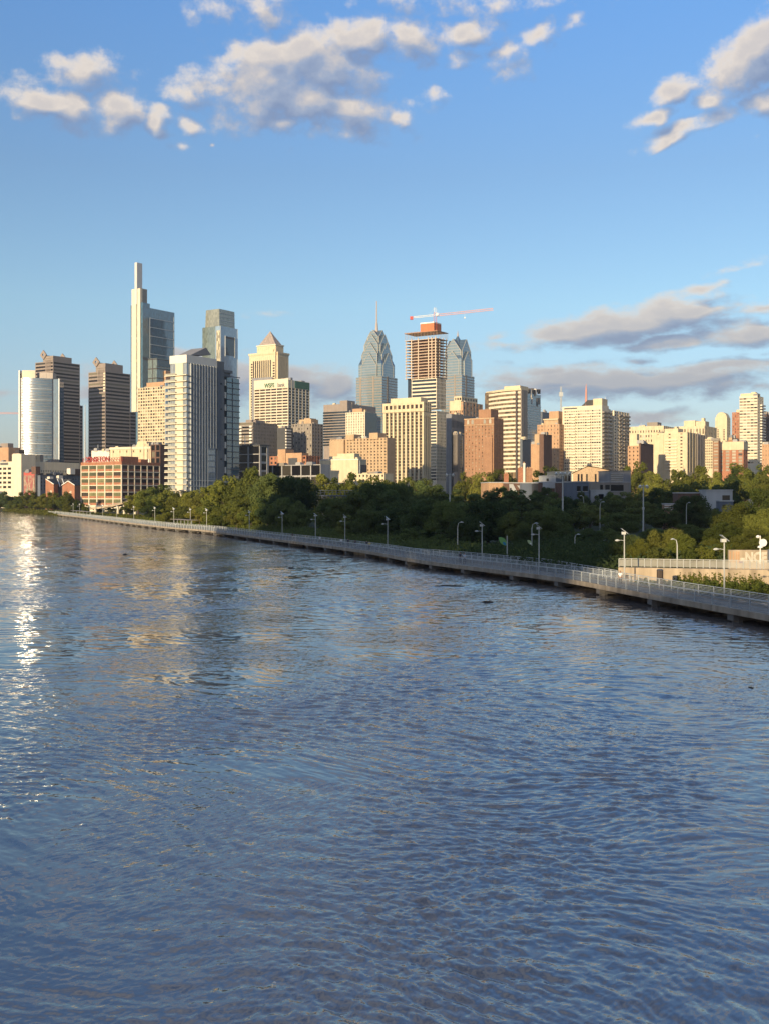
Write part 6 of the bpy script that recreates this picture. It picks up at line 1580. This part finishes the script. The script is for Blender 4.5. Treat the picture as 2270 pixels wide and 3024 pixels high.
street_lamp(1696, 1578, 185, 'square headed trail lamp behind the inner trail railing', .8)
street_lamp(1998, 1592, 146, 'sunlit trail lamp standing behind the trail fence beside a pale leafy bush', -.8)
street_lamp(1350, 1542, 205, 'trail lamp with arm to the right, left of the leaf banner', 1.0)
street_lamp(1569, 1545, 185, 'trail lamp with a small leaf banner beside a boardwalk lamp', 1.0)
street_lamp(2025, 1484, 240, 'bent street lamp by the brown brick house in the dark trees', .8)
x = PX(2243, 140); t = thing('camera_mast', 'white mast with dish and lamp heads in front of the graffiti wall', 'mast', (x, 140, 1.6)); h = PZ(1582, 140)-1.6
m = MB(); m.tube([(0, 0, -1), (0, 0, h)], [.09, .07], 8); m.build('pole', 'whitepaint', t)
m = MB(); m.tube([(.35, -.1, h-.9), (.35, .3, h-.9)], [.5, .42], 16); m.build('dish', 'whitepaint', t)
m = MB(); m.tube([(-.5, 0, h-.15), (-.25, 0, h-.12), (0, 0, h-.1)], [.14, .22, .05], 8); m.build('lamp_head', 'whitepaint', t)
m = MB(); m.tube([(0, 0, h-1.55), (0, 0, h-1.35), (0, 0, h-1.25)], [.36, .3, .05], 10); m.build('lamp_shade', 'whitepaint', t)
# ---- leaf banners
mt['bangreen'] = M('banner_green', (.16, .34, .10), rough=.7, var=.1); mt['banblue'] = M('banner_blue', (.03, .20, .34), rough=.7, var=.1); mt['banpale'] = M('banner_pale', (.42, .50, .25), rough=.7, var=.1)
def banner(px, yt, yb, w, D, label, pole=True, base='bangreen', mark='banblue'):
    x = PX(px, D); z = gz(x, D); h = PZ(yt, D)-z; s = (PZ(yt, D)-PZ(yb, D))/2; wd = w/F*D
    t = thing('leaf_banner', label, 'banner', (x+wd*.5+.1, D, z))
    if pole: m = MB(); m.tube([(.12, 0, -1), (.12, 0, h+.15)], [.10, .08], 8); m.build('pole', 'pole', t)
    def leaf(cx, cz, a, b, y, n=14):
        P = []
        for k in range(n+1): q = k/n; P.append((cx-a+2*a*q, cz+b*math.sin(math.pi*q)**.7*(1-.25*q)))
        for k in range(n, -1, -1): q = k/n; P.append((cx-a+2*a*q, cz-b*math.sin(math.pi*q)**.7*(.75+.25*q)))
        c, s_ = math.cos(-.75), math.sin(-.75)
        return [(cx+(u-cx)*c-(v-cz)*s_, y, cz+(u-cx)*s_+(v-cz)*c) for u, v in P]
    m = MB(); P = leaf(-wd*.5, h-s, s*1.25, s*.72, 0); m.poly(P[::-1]); m.poly([(a, .04, c) for a, _, c in P]); o = m.build('banner_leaf', base, t)
    m = MB(); P = leaf(-wd*.28, h-s*1.5, s*.5, s*.32, -.03); m.poly(P[::-1]); m.build('leaf_mark', mark, t)
banner(1482, 1585, 1612, 20, 178, 'green leaf shaped banner with blue mark hanging left of its pole')
banner(1561, 1594, 1609, 12, 184.6, 'small pale leaf shaped banner on the trail lamp', False, 'banpale', 'whitepaint')
# ---- driftwood
def log(px, py, L, r, rot, label):
    D = H*F/(py-YH); t = thing('driftwood_log', label, 'driftwood', (PX(px, D), D, 0), rot)
    m = MB(); m.tube([(-L/2, 0, -.05), (-L*.2, .1, r*.5), (L*.2, -.05, r*.55), (L/2, 0, .02)], [r*.6, r, r*.9, r*.35], 8); m.build('trunk', 'wood', t)
    m = MB(); m.tube([(L*.1, 0, r*.6), (L*.22, .15, r*1.8), (L*.3, .2, r*2.4)], [r*.4, r*.25, r*.08], 6); m.build('branch_stub', 'wood', t)
log(1437, 1779, 1.5, .12, .1, 'dark driftwood log floating near the boardwalk at the right')
log(860, 1678, 1.4, .11, -.05, 'small dark driftwood log floating in the middle of the river')
log(370, 1638, .9, .13, .4, 'tiny dark snag floating at the left of the river')
log(2215, 2032, .35, .05, 0, 'short dark stick floating near the right edge')
log(1325, 1731, 4.0, .10, -.08, 'long low waterlogged trunk in the ripples right of centre')
t = thing('foam_float', 'tiny white foam float in the near water at the bottom', 'float', (PX(812, H*F/1442), H*F/1442, .03)); m = MB(); m.tube([(-.04, 0, .0), (-.01, 0, .02), (.03, 0, .01)], [.015, .026, .015], 8); m.build('foam', 'whitepaint', t)
# ---- people on the walk
def cmat(n, c): mt[n] = M(n, c, rough=.85, var=.08, scale=8, streak=0); return n
for n, c in (('skin', (.42, .26, .18)), ('hair_dark', (.02, .015, .012)), ('shirt_white', (.70, .70, .68)), ('shirt_dark', (.035, .04, .06)), ('shirt_pale', (.40, .46, .55)), ('shirt_yellow', (.50, .42, .18)), ('trousers_dark', (.03, .032, .04)), ('trousers_tan', (.25, .20, .14)), ('shoe_black', (.02, .02, .02))): cmat(n, c)
def skin_obj(name, V, E, rad, mat, parent, root=0, sub=1):
    me = bpy.data.meshes.new(name); me.from_pydata(V, E, []); me.materials.append(mt[mat])
    o = bpy.data.objects.new(name, me); COL.objects.link(o); o.parent = parent
    s = o.modifiers.new('skin', 'SKIN'); s.use_smooth_shade = True
    for i, v in enumerate(me.skin_vertices[0].data): v.radius = (rad[i], rad[i]*.8) if isinstance(rad[i], float) else rad[i]; v.use_root = (i == root)
    if sub: u = o.modifiers.new('sub', 'SUBSURF'); u.levels = sub; u.render_levels = sub
    return o
def person(px, D, zb, face, label, shirt, trousers, stride=.12, hgt=1.72, arm=.1):
    t = thing('person', label, 'person', (PX(px, D), D, zb), face); k = hgt/1.72
    s = lambda *p: tuple(q*k for q in p)
    V = [s(0, 0, .95), s(0, 0, 1.15), s(0, -.01, 1.36), s(0, 0, 1.46), s(0, .02, 1.53), s(0, .02, 1.62), s(0, .01, 1.69)]
    E = [(i, i+1) for i in range(6)]; rad = [.13, .125, .14, .07, .052, .088, .06]
    def add(p, r, to): V.append(s(*p)); rad.append(r); E.append((to, len(V)-1)); return len(V)-1
    add((0, .105, 1.605), .016, 5)                                    # nose
    for q in (-1, 1):
        add((q*.085, 0, 1.60), .014, 5)                               # ears
        h = add((q*.09, 0, .90), .085, 0); kn = add((q*.10, q*stride*.55+.03, .50), .058, h); an = add((q*.10, q*stride, .09), .038, kn); add((q*.11, q*stride+.14, .035), .036, an)
        sh = add((q*.19, 0, 1.40), .055, 2); el = add((q*.25, -.03+q*arm*.4, 1.13), .042, sh); wr = add((q*.25, .08-q*arm, .90), .028, el); pm = add((q*.25, .09-q*arm, .83), .034, wr)
        for f, (dx, dz) in enumerate(((-.03, -.085), (-.01, -.095), (.012, -.09), (.032, -.075))): add((q*.25+dx*.5, .10-q*arm+dx, .83+dz), .009, pm)
        add((q*.235, .14-q*arm, .82), .010, pm)                       # thumb, off the side of the palm
    skin_obj('body', V, E, rad, 'skin', t)
    # clothes follow the body a little outside it
    V2 = [s(0, 0, .93), s(0, 0, 1.15), s(0, -.01, 1.36), s(0, 0, 1.44)]; E2 = [(0, 1), (1, 2), (2, 3)]; r2 = [.155, .145, .16, .09]
    for q in (-1, 1): n = len(V2); V2 += [s(q*.19, 0, 1.40), s(q*.24, -.02+q*arm*.3, 1.18)]; r2 += [.075, .062]; E2 += [(2, n), (n, n+1)]
    skin_obj('shirt', V2, E2, r2, shirt, t)
    V3 = [s(0, 0, .97)]; E3 = []; r3 = [.15]
    for q in (-1, 1): n = len(V3); V3 += [s(q*.09, 0, .88), s(q*.10, q*stride*.55+.03, .50), s(q*.10, q*stride, .12)]; r3 += [.105, .075, .06]; E3 += [(0, n), (n, n+1), (n+1, n+2)]
    skin_obj('trousers', V3, E3, r3, trousers, t)
    skin_obj('hair', [s(0, -.02, 1.62), s(0, -.01, 1.70), s(0, -.06, 1.58)], [(0, 1), (0, 2)], [.09, .085, .07], 'hair_dark', t)
    m = MB()
    for q in (-1, 1): m.box(q*.11*k-.045, q*.11*k+.045, (q*stride-.06)*k, (q*stride+.2)*k, 0, .075)
    m.build('shoes', 'shoe_black', t)
def walker(px, off, face, label, shirt, trousers, **kw):
    p = at_px(offs(NEARS, off), px); person(px, p.y, DK_, face, label, shirt, trousers, **kw)
walker(1830, 2.6, 2.9, 'person in a white shirt walking on the boardwalk beside the sunlit lamp post', 'shirt_white', 'trousers_dark', stride=.2)
walker(1357, 3.4, 3.3, 'person in dark clothes standing at the railing, left one of a pair', 'shirt_dark', 'trousers_dark')
walker(1370, 3.0, 2.8, 'person in a pale blue shirt standing next to a person in dark clothes', 'shirt_pale', 'trousers_dark')
walker(1008, 2.2, 3.1, 'person in a white shirt among dark figures on the middle boardwalk', 'shirt_white', 'trousers_dark', stride=.2)
walker(1028, 2.6, 2.9, 'person in dark clothes just right of a white shirted walker', 'shirt_dark', 'trousers_dark', stride=.2)
walker(1049, 2.2, 0.2, 'dark clothed person with tan trousers walking on the middle boardwalk', 'shirt_dark', 'trousers_tan', stride=.2)
walker(1083, 2.8, 3.0, 'person in a dark jacket standing beside a yellow shirted person', 'shirt_dark', 'trousers_dark')
walker(1091, 2.2, 3.2, 'person in a yellow shirt on the middle boardwalk', 'shirt_yellow', 'trousers_dark')
walker(945, 2.4, 3.1, 'person in a white top on the boardwalk near the gap in the trees', 'shirt_white', 'trousers_tan')
walker(864, 2.4, .1, 'person in dark clothes on the boardwalk under the big dark trees', 'shirt_dark', 'trousers_dark')
person(1739, 172, 1.1, 3.0, 'person in a pale shirt on the inner trail, left one of two', 'shirt_pale', 'trousers_dark', stride=.2)
person(1755, 171, 1.1, 2.8, 'person in a white shirt on the inner trail, right one of two', 'shirt_white', 'trousers_dark', stride=.2)
person(1694, 176, 1.1, 3.1, 'person in a yellow shirt on the inner trail below the square headed lamp', 'shirt_yellow', 'trousers_dark')
# ---- evening haze over the city
def haze():
    m = bpy.data.materials.new('evening_haze'); m.use_nodes = True; t = m.node_tree; t.nodes.clear()
    v = N(t, 'ShaderNodeVolumePrincipled', ins={'Color': (.86, .90, .96, 1), 'Density': .00006, 'Anisotropy': .2})
    N(t, 'ShaderNodeOutputMaterial', ins={1: v.outputs[0]}); mt['haze'] = m
    b = MB(); b.box(-7100, 7100, -3100, 9100, -4.2, 360); tag(b.build('haze', 'haze'), 'thin evening haze over the river and the city', kind='stuff')
haze()
